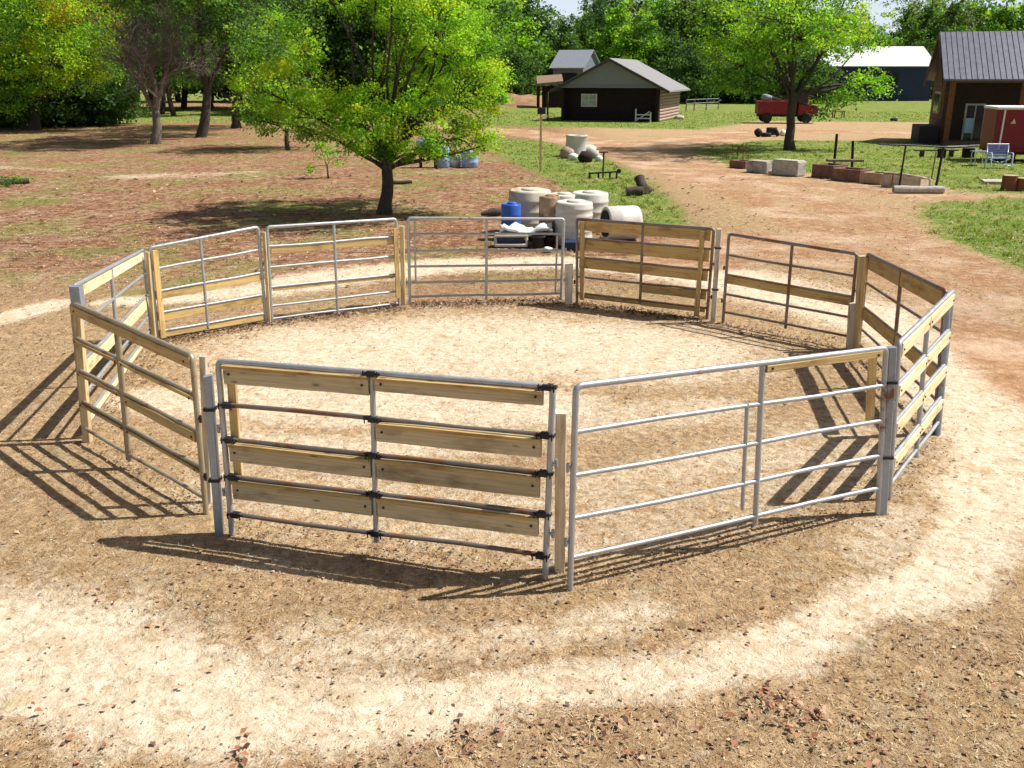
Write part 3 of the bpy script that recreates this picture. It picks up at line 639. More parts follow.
# the big tree behind the pen
bt = G(385, 213)
tree_at('broadleaf_tree', 'bright green broadleaf tree with forked dark trunk just behind the round pen', bt, at(388, 160, bt.y), .19,
  px_lobes([(272, 92, 34, 30, .3, ['bright', 'bright', 'yellow']), (298, 62, 28, 22, -.4, ['yellow', 'bright']), (292, 32, 14, 12, -.2, ['bright']), (262, 120, 22, 14, .4), (318, 112, 42, 26, -.8, ['yellow', 'bright', 'bright']), (365, 126, 48, 22, -1.4), (352, 98, 34, 15, -1.0, ['bright', 'yellow']), (418, 120, 50, 30, -.9), (465, 92, 44, 34, .2), (488, 82, 26, 26, 0, ['bright', 'yellow']), (455, 42, 44, 32, .2),
            (408, 60, 36, 28, 1.2), (470, 135, 26, 20, -.2, ['yellow', 'bright']), (486, 146, 11, 12, -.2), (350, 4, 26, 16, .6), (420, 0, 50, 30, .2), (470, 5, 34, 30, .3), (385, -45, 60, 30, 0), (450, -45, 50, 30, .4), (325, -22, 22, 14, .4), (392, 14, 26, 18, .9), (300, 132, 20, 9, .2), (395, 150, 30, 10, -.6), (440, 148, 20, 9, .1), (430, 90, 50, 30, 2.6), (290, 100, 34, 20, 2.0), (440, 20, 50, 34, 2.6), (445, 10, 44, 30, -2.2), (400, -40, 50, 24, 2.5), (400, -60, 50, 24, -2.5)], bt.y),
  980, 84, .084, .24, ['bright', 'bright', 'bright', 'yellow', 'bright', 'mid'], twigs=220, shell=.3)
# small leafy side tree whose crown meets it at the left
b2 = G(288, 150)
tree_at('broadleaf_tree', 'small dark tree half hidden left of the bright broadleaf tree', b2, at(287, 128, b2.y), .13,
  px_lobes([(262, 108, 26, 18, 0), (300, 112, 26, 18, .3), (288, 85, 30, 22, .4), (270, 60, 26, 20, .2), (245, 78, 14, 14, 0, ['bright', 'yellow']), (275, 40, 40, 30, 1)], b2.y, 2.2), 300, 40, .17, .45, ['mid', 'dark', 'bright'], twigs=50)
b3 = G(328, 178)
tree_at('sapling', 'thin sapling with a loose leafy top under the bright broadleaf tree', b3, at(327, 165, b3.y), .035,
  px_lobes([(322, 150, 13, 9, 0), (334, 157, 9, 7, .1), (313, 168, 7, 5, 0), (318, 142, 8, 6, .1)], b3.y), 34, 26, .09, .18, ['bright', 'mid'], twigs=14)
# tree by the road at the right
b4 = G(789, 150)
tree_at('broadleaf_tree', 'airy green tree with straight dark trunk between the road and the barn', b4, at(794, 92, b4.y), .25,
  px_lobes([(735, 62, 32, 26, 0), (722, 30, 26, 24, .6), (750, 84, 30, 9, -.5), (730, 78, 24, 9, .3), (770, 50, 34, 24, -.8), (790, 20, 44, 26, 0), (845, 15, 40, 18, .4, ['bright', 'yellow']), (825, 48, 30, 14, -.8), (868, 38, 22, 12, .4, ['bright']), (866, 78, 30, 10, -.4, ['bright']), (885, 88, 14, 9, -.3, ['bright']), (828, 100, 24, 6, .3, ['mid', 'bright']), (822, 112, 12, 6, .2, ['mid']), (850, 96, 26, 6, .3, ['mid', 'bright']), (790, -30, 70, 30, 0), (850, -20, 40, 22, .5), (735, -15, 40, 26, .5), (812, 78, 20, 8, .6), (790, 30, 60, 26, 4.0), (750, 50, 36, 18, 2.6), (830, 30, 50, 30, 3.6), (790, 10, 60, 34, -3.6), (800, 30, 50, 18, -3.0)], b4.y),
  640, 60, .15, .5, ['bright', 'mid', 'bright', 'mid'], twigs=260, shell=.25, flat=.45)
# yellow green tree at the left edge
b5 = G(35, 130)
tree_at('broadleaf_tree', 'large yellow green tree turning orange at the left edge of the yard', b5, at(38, 100, b5.y), .38,
  px_lobes([(25, 70, 34, 26, -1, ['mid', 'bright', 'yellow']), (60, 60, 36, 28, -2.0, ['bright', 'yellow']), (92, 50, 26, 26, -1.2, ['yellow', 'bright']), (80, 15, 38, 22, -1, ['yellow', 'bright', 'orange']), (40, 42, 12, 9, -3.6, ['orange', 'yellow']), (30, 20, 40, 28, -1, ['bright', 'mid']), (110, 45, 16, 12, -.5, ['yellow']), (-10, 90, 30, 20, -1, ['bright', 'mid']), (12, 96, 26, 14, -1.5, ['bright', 'mid']), (100, 70, 18, 12, -.8, ['yellow', 'bright']), (-20, 40, 50, 40, 0), (50, -25, 60, 30, 0, ['bright', 'yellow'])], b5.y),
  700, 56, .19, .62, ['bright', 'mid', 'yellow'], twigs=90, shell=.35)
# bare trees: recursive branches
def grow(mb, p, d, L, r, depth, spread=.55, n=5):
    pts = [p]; dd = d.copy()
    for i in range(n):
        dd = (dd+Vector((random.gauss(0, .09), random.gauss(0, .09), random.gauss(.02, .05)))).normalized(); pts.append(pts[-1]+dd*L/n)
    mb.tube(pts, taper(r, r*.55, n+1), 8 if depth > 3 else 5 if depth > 1 else 3, False)
    if depth <= 0: return
    for k in range(random.choice((3, 3, 4)) if depth > 1 else 4):
        i = random.randint(max(1, n//2), n); a = Vector((random.gauss(0, 1), random.gauss(0, 1), random.gauss(.1, .6))).normalized()
        grow(mb, pts[i], (dd+a*spread).normalized(), L*random.uniform(.62, .82), r*.52, depth-1, spread*1.08, n)
def bare_tree(base, label, h, r, lean=(0, 0), forks=3, depth=4, leaves=None, spread=.55, bk=None):
    root = empty('bare_tree' if not leaves else 'thin_tree', base, label, 'tree'); mb = MB(); t = base+Vector((lean[0], lean[1], h*(.3 if leaves and leaves[1] == 320 else .2))); pts = bend(base-Vector((0, 0, .1)), t, .05, 4); mb.tube(pts, taper(r*1.4, r*.85, 5), 10)
    for k in range(forks):
        a = 2*math.pi*k/forks+random.uniform(-.4, .4); d = Vector((math.cos(a)*.55, math.sin(a)*.4, 1)).normalized(); grow(mb, t.lerp(pts[-2], random.uniform(0, .8)), d, h*.27, r*.62, depth, spread)
    mb.build('trunk', bk or M_barkgrey, root)
    if leaves:
        me, _ = crown_mesh('crown', leaves[0], leaves[1], 44, .24, .5, leaves[2]); link('crown', me, M_leaf, root)
    return root
b6 = G(155, 144); bare_tree(b6, 'bare grey tree with twisting mostly leafless twigs left of the yard', 9.5, .24, (.25, 0), 5, 5, spread=.85, leaves=(px_lobes([(130, -25, 50, 26, 1), (175, -35, 50, 26, -.5), (215, -20, 30, 20, .5)], b6.y, 2.4), 330, ['mid', 'mid', 'dark']))
b7 = G(201, 137); bare_tree(b7, 'half bare tree with leaning dark trunk beside the leafless tree', 11, .26, (.7, .2), 3, 4, leaves=(px_lobes([(215, 20, 36, 26, 1), (180, -8, 36, 24, 2), (240, 30, 30, 28, 1), (205, -40, 60, 30, 0)], b7.y, 2.2), 320, ['mid', 'dark']), bk=M_bark)
b8 = G(236, 128); tree_at('broadleaf_tree', 'dark leafed tree with thick straight trunk behind the half bare tree', b8, at(236, 100, b8.y), .33, px_lobes([(236, 55, 44, 26, 0), (215, 20, 40, 30, 0), (262, 20, 40, 30, 1), (240, -15, 56, 30, 0), (225, -55, 66, 30, 0), (205, 72, 26, 12, 0), (255, 80, 22, 10, 0)], b8.y, 2.0), 480, 40, .22, .6, ['mid', 'dark', 'dark'], twigs=60)
# ---- woodland: a few grown kinds, copied tree by tree
def proto_tree(kind, h, w, low, size, ncl, nlf, seed):
    random.seed(seed); lobes = []
    k = 11
    for i in range(k):
        f = i/(k-1); z = low+(h-low)*(.12+.80*f); rr = w*(.55+.45*math.sin(math.pi*min(1, .25+f*.75)))*(1.05-.5*f*f); a = i*2.4
        lobes.append(((math.cos(a)*rr*.5, math.sin(a)*rr*.5, z), (rr*random.uniform(.45, .65), rr*random.uniform(.45, .65), (h-low)*random.uniform(.11, .17))))
    mb = MB(); tp = bend((0, 0, -.2), (0, 0, h*.62), .03, 5); mb.tube(tp, taper(.32, .12, 6), 8)
    for c, r in lobes: mb.tube(bend(tp[random.randint(2, 5)], c, .08, 3), taper(.11, .03, 4), 5, False)
    me, tips = crown_mesh('crown', lobes, ncl, nlf, size, .75, kind, .65, .35)
    for a, b in random.sample(tips, 40): mb.tube(bend(a, b, .1, 2), taper(.05, .015, 3), 4, False)
    tmp = mb.build('trunk', M_bark); tm = tmp.data; bpy.data.objects.remove(tmp); me.materials.append(M_leaf); return tm, me
PROTO = [proto_tree(['mid', 'mid', 'bright'], 15, 5.2, 1.2, .42, 420, 26, 1), proto_tree(['dark', 'dark', 'mid'], 16, 4.6, .8, .42, 420, 26, 2), proto_tree(['grey', 'mid'], 14, 5.0, 1.0, .42, 400, 26, 3),
         proto_tree(['bright', 'mid'], 13, 4.6, .6, .42, 380, 26, 4), proto_tree(['dark', 'mid'], 15, 5.6, 3.8, .36, 460, 26, 5), proto_tree(['dark'], 7, 4.0, .2, .34, 300, 26, 6)]
PLAB = ['mid green', 'dark green', 'grey green', 'light green', 'high crowned dark', 'low bushy dark']
random.seed(99)
def wood_tree(kind, x, y, h, where, group):
    tm, me = PROTO[kind]; base_h = (15, 16, 14, 13, 15, 7)[kind]; s_ = h/base_h
    r = bpy.data.objects.new('woodland_tree', None); col.objects.link(r); r.location = (x, y, 0); r.rotation_euler.z = random.uniform(0, 6.28); sx = s_*random.uniform(.9, 1.2); r.scale = (sx, sx, s_)
    for nm, m in (('trunk', tm), ('crown', me)):
        o = bpy.data.objects.new(nm, m); col.objects.link(o); o.parent = r
    tag(r, f'{PLAB[kind]} tree {where}', 'tree', group+', '+PLAB[kind]); return r
# far wood: (first px, last px, foot v, rows, heights at those px)
def top_h(v, Y): return CH+(HOR-v)/F*Y
WG = 'trees of the wood at the back'
def far_row(u0, u1, step, Y, topv, kinds, where):
    u = u0
    while u < u1:
        d = ray(u, 70); yy = Y*random.uniform(.95, 1.06); x = d[0]/d[1]*yy; tv = topv(u)+random.uniform(-9, 9)
        wood_tree(random.choice(kinds), x, yy, top_h(tv, yy), where, WG+' '+where); u += step*random.uniform(.8, 1.2)
far_row(468, 538, 20, 165, lambda u: -12 if u < 535 else 14, (0, 1, 0), 'in the wood left of the small grey barn')
far_row(548, 715, 20, 178, lambda u: 28 if u < 585 else 12 if u < 640 else 4, (0, 1, 2, 3, 1), 'in the wood behind the black shed')
far_row(560, 720, 22, 200, lambda u: 24 if u < 585 else 14 if u < 600 else 4, (2, 3, 0), 'in the back row of the wood beyond the black shed')
far_row(640, 800, 19, 160, lambda u: 8 if u < 720 else 0, (0, 1, 1, 2), 'in the wood behind the red truck')
far_row(790, 960, 22, 182, lambda u: 22 if u < 862 else 30 if u < 905 else 8, (0, 1, 2), 'in the wood behind the long white roofed barn')
far_row(905, 1090, 24, 178, lambda u: 12 if u < 960 else 2, (2, 0, 3), 'in the wood behind the brown cabin')
# understorey that closes the foot of the far wood
far_row(480, 533, 19, 150, lambda u: 52, (5,), 'in the undergrowth left of the small grey barn')
far_row(675, 815, 17, 150, lambda u: 44, (5,), 'in the undergrowth at the edge of the lawn behind the truck')
far_row(815, 930, 17, 170, lambda u: 48, (5,), 'in the undergrowth behind the long barn')
# left wood, closer
WL = 'trees of the left wood'
far_row(-70, 95, 27, 108, lambda u: -40, (0, 1, 1, 4), 'in the shady wood at the far left background')
far_row(110, 285, 27, 116, lambda u: -40, (4,), 'in the open high crowned part of the left wood')
far_row(300, 480, 27, 108, lambda u: -40, (0, 1, 1, 4), 'in the shady wood behind the bright broadleaf tree')
far_row(-60, 480, 30, 150, lambda u: -20, (1, 0, 2), 'in the back row of the shady left wood')
far_row(-70, 110, 20, 80, lambda u: 40, (5,), 'in the undergrowth below the yellow green tree')
far_row(290, 470, 22, 122, lambda u: 68, (5,), 'in the undergrowth of the left wood')
# single trunks that can be told apart in the gap
for (u, v, lab) in ((137, 113, 'thin trunked tree left of the bare grey tree, in the wood'), (163, 114, 'slim tree just right behind the bare grey tree'), (173, 116, 'dark tree between the bare tree and the half bare tree')):
    g = G(u, v); r = wood_tree(4, g.x, g.y, 13, 'x', WL); r['label'] = lab; del r['group']
# tall open tree breaking the skyline, and the tree poking over it
g = G(611, 96); tree_at('tall_tree', 'tall open crowned dark tree rising above the wood behind the shed', g+Vector((0, 0, 0)), at(612, 40, g.y), .35, px_lobes([(600, 14, 22, 8, 0), (622, 8, 20, 8, 0), (612, -4, 26, 8, 0), (590, 4, 14, 6, 0), (634, 22, 14, 7, 0)], g.y), 120, 22, .45, .9, ['dark'], twigs=40, shell=.2)
g = G(900, 94.5); tree_at('tall_tree', 'dark blue green tree left above the brown cabin roof', g, at(905, 50, g.y), .35, px_lobes([(930, 18, 34, 18, 0), (960, 10, 34, 18, 0), (920, 0, 36, 14, 0), (912, 34, 20, 14, 0)], g.y), 200, 26, .45, .9, ['dark', 'mid'], twigs=30, shell=.2)
# ------------------------------------------------------------------ buildings
M_roofgrey = plain('grey shingle roof', (.22, .22, .23), .9, var=.2, scale=9)
M_gable = plain('grey painted gable', (.22, .235, .27), .8, var=.1)
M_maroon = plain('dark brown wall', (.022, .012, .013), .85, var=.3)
M_log = plain('weathered log planks', (.34, .25, .21), .85, var=.35, scale=5, stretch=(1, 1, 6))
M_white = plain('white paint', (.74, .74, .72), .6, var=.08)
M_conc = plain('concrete', (.42, .39, .35), .9, var=.25, scale=9, dirt=((.22, .18, .14), .55))
M_navy = plain('navy sheet wall', (.018, .028, .08), .6, var=.2)
M_whiteroof = plain('white sheet roof', (.60, .64, .65), .5, var=.1)
M_door = plain('black doorway', (.02, .02, .022), .9)
M_glass = plain('dark glass', (.03, .035, .045), .15, spec=.6, bump=0)
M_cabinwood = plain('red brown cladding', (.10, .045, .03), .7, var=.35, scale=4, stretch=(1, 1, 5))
M_cabinpost = plain('orange brown post', (.20, .07, .03), .7, var=.25)
M_tanwall = plain('tan wall', (.42, .33, .24), .85)
M_red = plain('dark red paint', (.20, .008, .015), .45, var=.15, scale=3)
M_redrust = plain('faded red paint', (.17, .012, .016), .5, var=.3, scale=5, dirt=((.13, .05, .03), .6))
M_rubber = plain('rubber', (.02, .02, .02), .8)
def stripe_roof(name, c1, c2, scale):
    s = N(name); v = s.coord('Object'); sx = s.n('ShaderNodeSeparateXYZ'); s.l(v, sx.inputs[0]); n1 = s.noise(v, 3, 5, .7)
    c = s.ramp(n1, [(.3, c1), (.7, c2)]); s.l(c, s.b.inputs['Base Color']); s.b.inputs['Metallic'].default_value = .35; s.b.inputs['Roughness'].default_value = .45; return s.m
M_metalroof = stripe_roof('dark ribbed metal', (.08, .09, .125), (.14, .155, .205), 1)
M_barnroof = stripe_roof('grey blue metal', (.30, .33, .38), (.38, .41, .46), 1)
def frame_of(A, B):
    """local frame: x along the front A to B, y into the building, z up"""
    u = (B-A).normalized(); wv = Vector((-u.y, u.x, 0)); M = Matrix((( u.x, wv.x, 0, A.x), (u.y, wv.y, 0, A.y), (0, 0, 1, 0), (0, 0, 0, 1))); return M, (B-A).length
# black shed with grey gable
A, B = G(561, 120.7), G(658, 122.2); M, Wd = frame_of(A, B); D = 10.5; EH, RH = 2.95, 5.15
root = empty('shed', A.copy(), 'dark brown shed with pale grey gable and shingle roof across the dirt road', 'shed')
mb = MB(M); rec = 1.0
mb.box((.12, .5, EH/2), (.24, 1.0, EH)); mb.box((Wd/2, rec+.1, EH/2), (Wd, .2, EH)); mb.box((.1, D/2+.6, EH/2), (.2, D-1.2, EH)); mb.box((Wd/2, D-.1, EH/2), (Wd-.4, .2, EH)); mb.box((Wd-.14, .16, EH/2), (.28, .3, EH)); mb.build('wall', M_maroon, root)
mb = MB(M)
for i in range(11): mb.tube([(Wd-.05, .35, .14+i*.27), (Wd-.05, D, .14+i*.27)], .145, 8)
mb.build('log_side_wall', M_log, root)
mb = MB(M); mb.prism([(-.1, .0, EH), (Wd+.1, .0, EH), (Wd/2, .0, RH-.05)], (0, .14, 0)); mb.build('gable', M_gable, root)
mb = MB(M); mb.box((Wd/2, -.02, EH-.05), (Wd+.2, .16, .14)); mb.build('beam', M_gable, root)
ov = .95; sl = (RH-EH)/(Wd/2)
for sgn in (-1, 1):
    mb = MB(M); e = (Wd/2+ov); z0 = RH-sl*e
    p = [(Wd/2, -.5, RH+.02), (Wd/2+sgn*e, -.5, z0+.02), (Wd/2+sgn*e, D+.4, z0+.02), (Wd/2, D+.4, RH+.02)]
    mb.prism(p, (0, 0, .13)); mb.build('roof', M_roofgrey, root)
    mb = MB(M); mb.beam((Wd/2, -.52, RH+.0), (Wd/2+sgn*e, -.52, z0+.0), .2, .05); mb.build('fascia', plain('dark trim', (.06, .05, .05)), root)
w0 = MB(M); w0.box((Wd*.2+.55, rec-.03, 1.75), (1.45, .08, 1.1)); wf = w0.build('window', M_white, root)
MB(M).box((Wd*.2+.55, rec-.08, 1.75), (1.25, .03, .92)).build('pane', plain('curtained pane', (.42, .46, .44), .3, var=.3, scale=2), wf)
mb = MB(M); mb.box((Wd*.2+.55, rec-.10, 1.75), (.05, .03, .92)); mb.box((Wd*.2+.55, rec-.10, 1.78), (1.25, .03, .05)); mb.build('glazing_bar', M_white, wf)
# white railing and bench by the shed
mb = MB(M); x0 = Wd-1.9
mb.box((x0, -.4, .55), (.1, .1, 1.1)); mb.box((x0+1.3, -.4, .42), (.1, .1, .85)); mb.box((x0+.65, -.4, .62), (1.3, .05, .09)); mb.box((x0+.65, -.4, .32), (1.3, .05, .09)); mb.beam((x0+.1, -.4, .15), (x0+1.2, -.4, .9), .07, .04); tag(mb.build('railing', M_white), 'short white wooden railing in front of the dark shed', 'railing')
mb = MB(); c = G(678, 119); mb.rock((c.x, c.y-.6, .15), .4, (1.3, 1, .6), 5); tag(mb.build('boulder', M_conc), 'pale boulder lying at the right corner of the dark shed', 'rock')
# small grey barn far left of it
A, B = at(553, 75, 142), at(583, 75, 140); A.z = B.z = 0; M, Wd = frame_of(A, B)
root = empty('barn', A.copy(), 'small grey blue roofed barn behind the dark shed', 'barn'); EH, RH, D = 5.1, 7.2, 6
mb = MB(M); mb.box((Wd/2, D/2, EH/2), (Wd, D, EH)); mb.prism([(Wd, .05, EH), (Wd, D-.05, EH), (Wd, D/2, RH-.15)], (-Wd, 0, 0)); mb.build('wall', plain('grey barn wall', (.15, .18, .22)), root)
for sgn, y0 in ((1, -.6), (-1, D+.6)):
    mb = MB(M); mb.prism([(-.4, y0, EH-.35), (Wd+.4, y0, EH-.35), (Wd+.4, D/2, RH), (-.4, D/2, RH)], (0, 0, .12)); mb.build('roof', M_barnroof, root)
MB(M).box((Wd*.55, -.04, 3.1), (2.3, .1, 2.1)).build('doorway', M_door, root)
# brown lean-to
c = at(547, 103, 124); c.z = 0; root = empty('lean_to', c, 'low brown open shelter left of the dark shed', 'shelter')
MB().prism([(c.x-1.3, c.y-1.6, 2.6), (c.x+1.9, c.y-1.6, 2.9), (c.x+1.9, c.y+2, 3.7), (c.x-1.3, c.y+2, 3.5)], (0, 0, .3)).build('roof', plain('brown thatch', (.22, .15, .10)), root)
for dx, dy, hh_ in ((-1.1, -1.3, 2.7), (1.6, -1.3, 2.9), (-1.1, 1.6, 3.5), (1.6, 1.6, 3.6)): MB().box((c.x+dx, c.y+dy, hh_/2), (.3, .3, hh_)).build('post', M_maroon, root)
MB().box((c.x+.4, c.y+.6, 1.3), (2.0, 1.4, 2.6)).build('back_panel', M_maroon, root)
# long barn with white roof
A, B = G(806, 101), G(929, 101); M, Wd = frame_of(A, B); root = empty('long_barn', A.copy(), 'long navy barn with white sheet roof behind the roadside tree', 'barn'); EH, RH, D = top_h(67, A.y), top_h(50, A.y+6), 12
mb = MB(M); mb.box((Wd/2, D/2, EH/2), (Wd, D, EH)); mb.prism([(0.02, .05, EH), (0.02, D-.05, EH), (0.02, D/2, RH-.2)], (Wd-.04, 0, 0)); mb.build('wall', M_navy, root)
for y0 in (-.5, D+.5):
    mb = MB(M); mb.prism([(-.5, y0, EH-.1), (Wd+.5, y0, EH-.1), (Wd+.5, D/2, RH), (-.5, D/2, RH)], (0, 0, .12)); mb.build('roof', M_whiteroof, root)
mb = MB(M); mb.box((Wd*.66, -.05, 3.4), (2.6, .12, 1.6)); mb.build('window', M_door, root)
mb = MB(M); mb.box((Wd*.36, -.05, 1.7), (3.6, .1, 3.4)); mb.build('door', plain('dark blue door', (.03, .04, .08)), root)
# brown cabin
A = Vector((25.2, 57.2, 0)); B = A+Vector((.966, -.258, 0))*9.5; M, Wd = frame_of(A, B); D = 6.4; EH, RH = 3.75, 6.25
root = empty('cabin', A.copy(), 'red brown wooden cabin with dark ribbed metal roof at the right', 'cabin')
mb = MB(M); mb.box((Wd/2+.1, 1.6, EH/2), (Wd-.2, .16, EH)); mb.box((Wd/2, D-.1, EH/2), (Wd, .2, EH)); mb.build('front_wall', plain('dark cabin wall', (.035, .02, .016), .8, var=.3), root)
mb = MB(M)
for i in range(14): mb.box((.08, D/2+.75, .14+i*.268), (.18 if i % 2 else .2, D-1.6, .25))
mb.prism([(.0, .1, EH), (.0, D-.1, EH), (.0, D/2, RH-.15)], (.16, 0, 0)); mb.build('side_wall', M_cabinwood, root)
w1 = MB(M).box((-.06, D/2+.4, 2.3), (.1, 2.2, 1.3)).build('window', M_tanwall, root); MB(M).box((-.12, D/2+.4, 2.3), (.04, 1.8, 1.0)).build('pane', M_glass, w1)
for xx in (.14, 3.9, 7.6): MB(M).box((xx, .12, EH/2), (.3, .24, EH)).build('post', M_cabinpost, root)
MB(M).box((Wd/2, .12, EH-.12), (Wd, .26, .3)).build('porch_beam', M_cabinpost, root)
dr = MB(M).box((1.75, 1.5, 1.15), (1.1, .06, 2.3)).build('door', plain('door frame', (.5, .48, .45)), root)
MB(M).box((1.52, 1.45, 1.2), (.42, .04, 2.0)).build('pane', M_glass, dr); MB(M).box((2.02, 1.45, 1.2), (.42, .04, 2.0)).build('pane', M_glass, dr)
MB(M).box((1.5, 1.41, 1.05), (.45, .03, .85)).build('notice', plain('pale blue notice', (.35, .55, .72), .6, var=.05), dr)
for y0, sg in ((-.55, 1), (D+.5, -1)):
    zz = EH-.02-(.55)*(RH-EH)/(D/2)*.35; mb = MB(M); mb.prism([(-.5, y0, zz), (Wd+.5, y0, zz), (Wd+.5, D/2, RH), (-.5, D/2, RH)], (0, 0, .1))
    for i in range(int((Wd+1)/.3)+1):
        x = -.48+i*.3; mb.beam((x, y0, zz+.12), (x, D/2, RH+.12), .035, .035)
    mb.build('roof', M_metalroof, root)
mb = MB(M); mb.beam((-.52, -.55, EH-.5), (-.52, D/2, RH-.05), .28, .06); mb.beam((-.52, D+.5, EH-.5), (-.52, D/2, RH-.05), .28, .06); mb.build('bargeboard', M_cabinwood, root)
mb = MB(M); mb.box((Wd/2, .6, .12), (Wd, 1.9, .24)); mb.build('deck', plain('deck boards', (.13, .09, .07)), root)
mb = MB(M); mb.box((-.7, 2.6, .5), (1.1, 3.4, 1.0)); tag(mb.build('wood_box', plain('black box', (.03, .025, .025))), 'low dark wooden box along the left wall of the brown cabin', 'box')
# ------------------------------------------------------------------ vehicles and yard things
def wheel(c, r, wd, ax, parent, hub=M_redrust):
    a = Vector(ax).normalized(); w_ = MB().lathe(Vector(c)-a*wd/2, [(r*.55, 0), (r*.9, 0), (r, wd*.2), (r, wd*.8), (r*.9, wd), (r*.55, wd)], 20, a).build('wheel', M_rubber, parent)
    MB().lathe(Vector(c)-a*wd*.3, [(r*.2, -.03), (r*.5, .0), (r*.55, wd*.6), (r*.2, wd*.65)], 14, a).build('rim', hub, w_)
A = G(757, 123.5); B = A+Vector((4.3, -.5, 0)); M, L = frame_of(A, B); M = M @ Matrix.Scale(1.12, 4)
root = empty('flatbed_truck', A.copy(), 'old red truck with pale load parked behind the roadside tree', 'truck')
MB(M).box((1.4, .95, 1.15), (2.8, 1.9, .95)).build('cargo_box', M_redrust, root, .03)
MB(M).box((2.1, .95, .58), (4.0, 1.3, .18)).build('chassis', M_rubber, root)
mb = MB(M); mb.prism([(2.95, .05, .6), (4.4, .05, .6), (4.45, .05, 1.25), (3.9, .05, 1.4), (3.7, .05, 2.05), (3.0, .05, 2.05)], (0, 1.8, 0)); cb = mb.build('cab', M_redrust, root, .05)
MB(M).prism([(3.93, .2, 1.46), (3.75, .2, 1.95), (3.76, .2, 1.99), (3.96, .2, 1.50)], (0, 1.5, 0)).build('windscreen', M_glass, cb)
MB(M).box((3.35, .03, 1.65), (.55, .04, .5)).build('side_window', M_glass, cb)
for yy in (.3, 1.55): MB(M).lathe((4.42, yy, .98), [(.13, 0), (.13, .05), (.09, .07)], 14, (1, -.1, 0)).build('headlight', M_white, cb)
MB(M).box((4.5, .95, .62), (.12, 1.9, .16)).build('bumper', M_white, root)
for xx in (.7, 3.6):
    for yy in (.02, 1.88): wheel(M @ Vector((xx, yy, .42)), .42, .24, M.to_3x3() @ Vector((0, 1, 0)), root)
for i, (x, y, z, r) in enumerate(((.7, .9, 1.85, .42), (1.5, 1.0, 1.85, .42), (2.3, .8, 1.8, .36))):
    p = M @ Vector((x, y, z)); tag(MB().rock((p.x, p.y, p.z+.02), r, (1.1, 1, .85), i+3, 2, .3).build('sack', plain('pale tarp', (.26, .32, .29), .7)), ('large pale sack at the back of the red truck load', 'middle pale sack on the red truck', 'small pale sack behind the red truck cab')[i], 'sack')
# dark tyres and junk before the truck
for i, (u, v, r, wd, ax) in enumerate(((758, 137, .28, .24, (.9, .6, .5)), (766, 136.8, .34, .26, (0, 0, 1)), (776, 136.5, .30, .26, (1, -.3, .6)), (771, 135, .34, .5, (0, 0, 1)))):
    c = G(u, v); ctr = Vector((c.x, c.y, (wd/2 if ax[2] == 1 else r))); a = Vector(ax).normalized()
    o = MB().lathe(ctr-a*wd/2, [(r*.55, wd*.1), (r*.6, 0), (r*.9, 0), (r, wd*.2), (r, wd*.8), (r*.9, wd), (r*.6, wd), (r*.55, wd*.9)], 20, a).build('tyre', M_rubber)
    tag(o, ('leftmost upright old black tyre in the heap before the red truck', 'black tyre lying flat in the middle of the heap before the red truck', 'rightmost upright black tyre of the heap, left of the tree trunk', 'black tyre lying flat at the back of the heap before the truck')[i], 'tyre')
c = G(783, 136); tag(MB().rock((c.x, c.y, .2), .26, (1, .8, .8), 14, 2, .4).build('plastic_bag', M_white), 'crumpled white bag on the ground among the old tyres', 'bag')
# red trailer with white roof
A = G(990, 162); B = A+Vector((4.6, -.9, 0)); M, L = frame_of(A, B)
root = empty('cargo_trailer', A.copy(), 'dark red box trailer with white roof edge at the right edge', 'trailer')
MB(M).box((L/2, 1.1, 1.42), (L, 2.2, 1.95)).build('body', M_red, root, .04)
MB(M).box((L/2, 1.1, 2.44), (L+.12, 2.32, .13)).build('roof', M_white, root, .05)
MB(M).beam((.28, -.03, .45), (.32, -.03, 2.36), .07, .05).build('white_strut', M_white, root)
MB(M).prism([(.62, -.02, 1.75), (.86, -.02, 1.75), (.76, -.02, 1.98)], (0, -.02, 0)).build('warning_mark', plain('ochre mark', (.7, .5, .3)), root)
MB(M).box((L/2, -.08, .55), (L, .1, .1)).build('side_rail', M_redrust, root); MB(M).box((L/2, 1.1, .40), (L*.96, 1.9, .12)).build('chassis', M_rubber, root)
for yy in (.1, 2.1): wheel(M @ Vector((2.9, yy, .36)), .36, .22, M.to_3x3() @ Vector((0, 1, 0)), root, M_white)
# blue white metal chair
A = G(989, 168.5); B = A+Vector((1.0, -.05, 0)); M, L = frame_of(A, B); root = empty('garden_chair', A.copy(), 'pale blue metal garden chair in front of the red trailer', 'chair')
mc = plain('pale blue metal', (.55, .62, .78), .4, .2, var=.1)
for x in (.05, .95):
    mb = MB(M); mb.tube([(x, 0, 0), (x, .02, .62), (x, .1, .66), (x, .55, .64), (x, .62, 1.0)], .028, 8); mb.tube([(x, .55, .64), (x, .6, 0)], .025, 8); mb.build('side_frame', mc, root)
mb = MB(M)
for i in range(7): mb.box((.5, .08+i*.075, .42), (.9, .055, .03))
mb.build('seat', plain('blue slats', (.20, .24, .50), .5), root)
mb = MB(M)
for i in range(6): mb.box((.5, .60, .50+i*.085), (.88, .03, .062))
mb.build('backrest', plain('blue slats', (.20, .24, .50), .5), root)
mb = MB(M); mb.tube([(.05, .02, .08), (.95, .3, .38)], .02, 6); mb.tube([(.95, .02, .08), (.05, .3, .38)], .02, 6); mb.tube([(.03, .62, 1.0), (.97, .62, 1.0)], .028, 8); mb.build('brace', mc, root)
A = G(974, 166); M, L = frame_of(A, A+Vector((.55, -.05, 0))); root = empty('folding_table', A.copy(), 'small dark blue side table left of the pale blue chair', 'table')
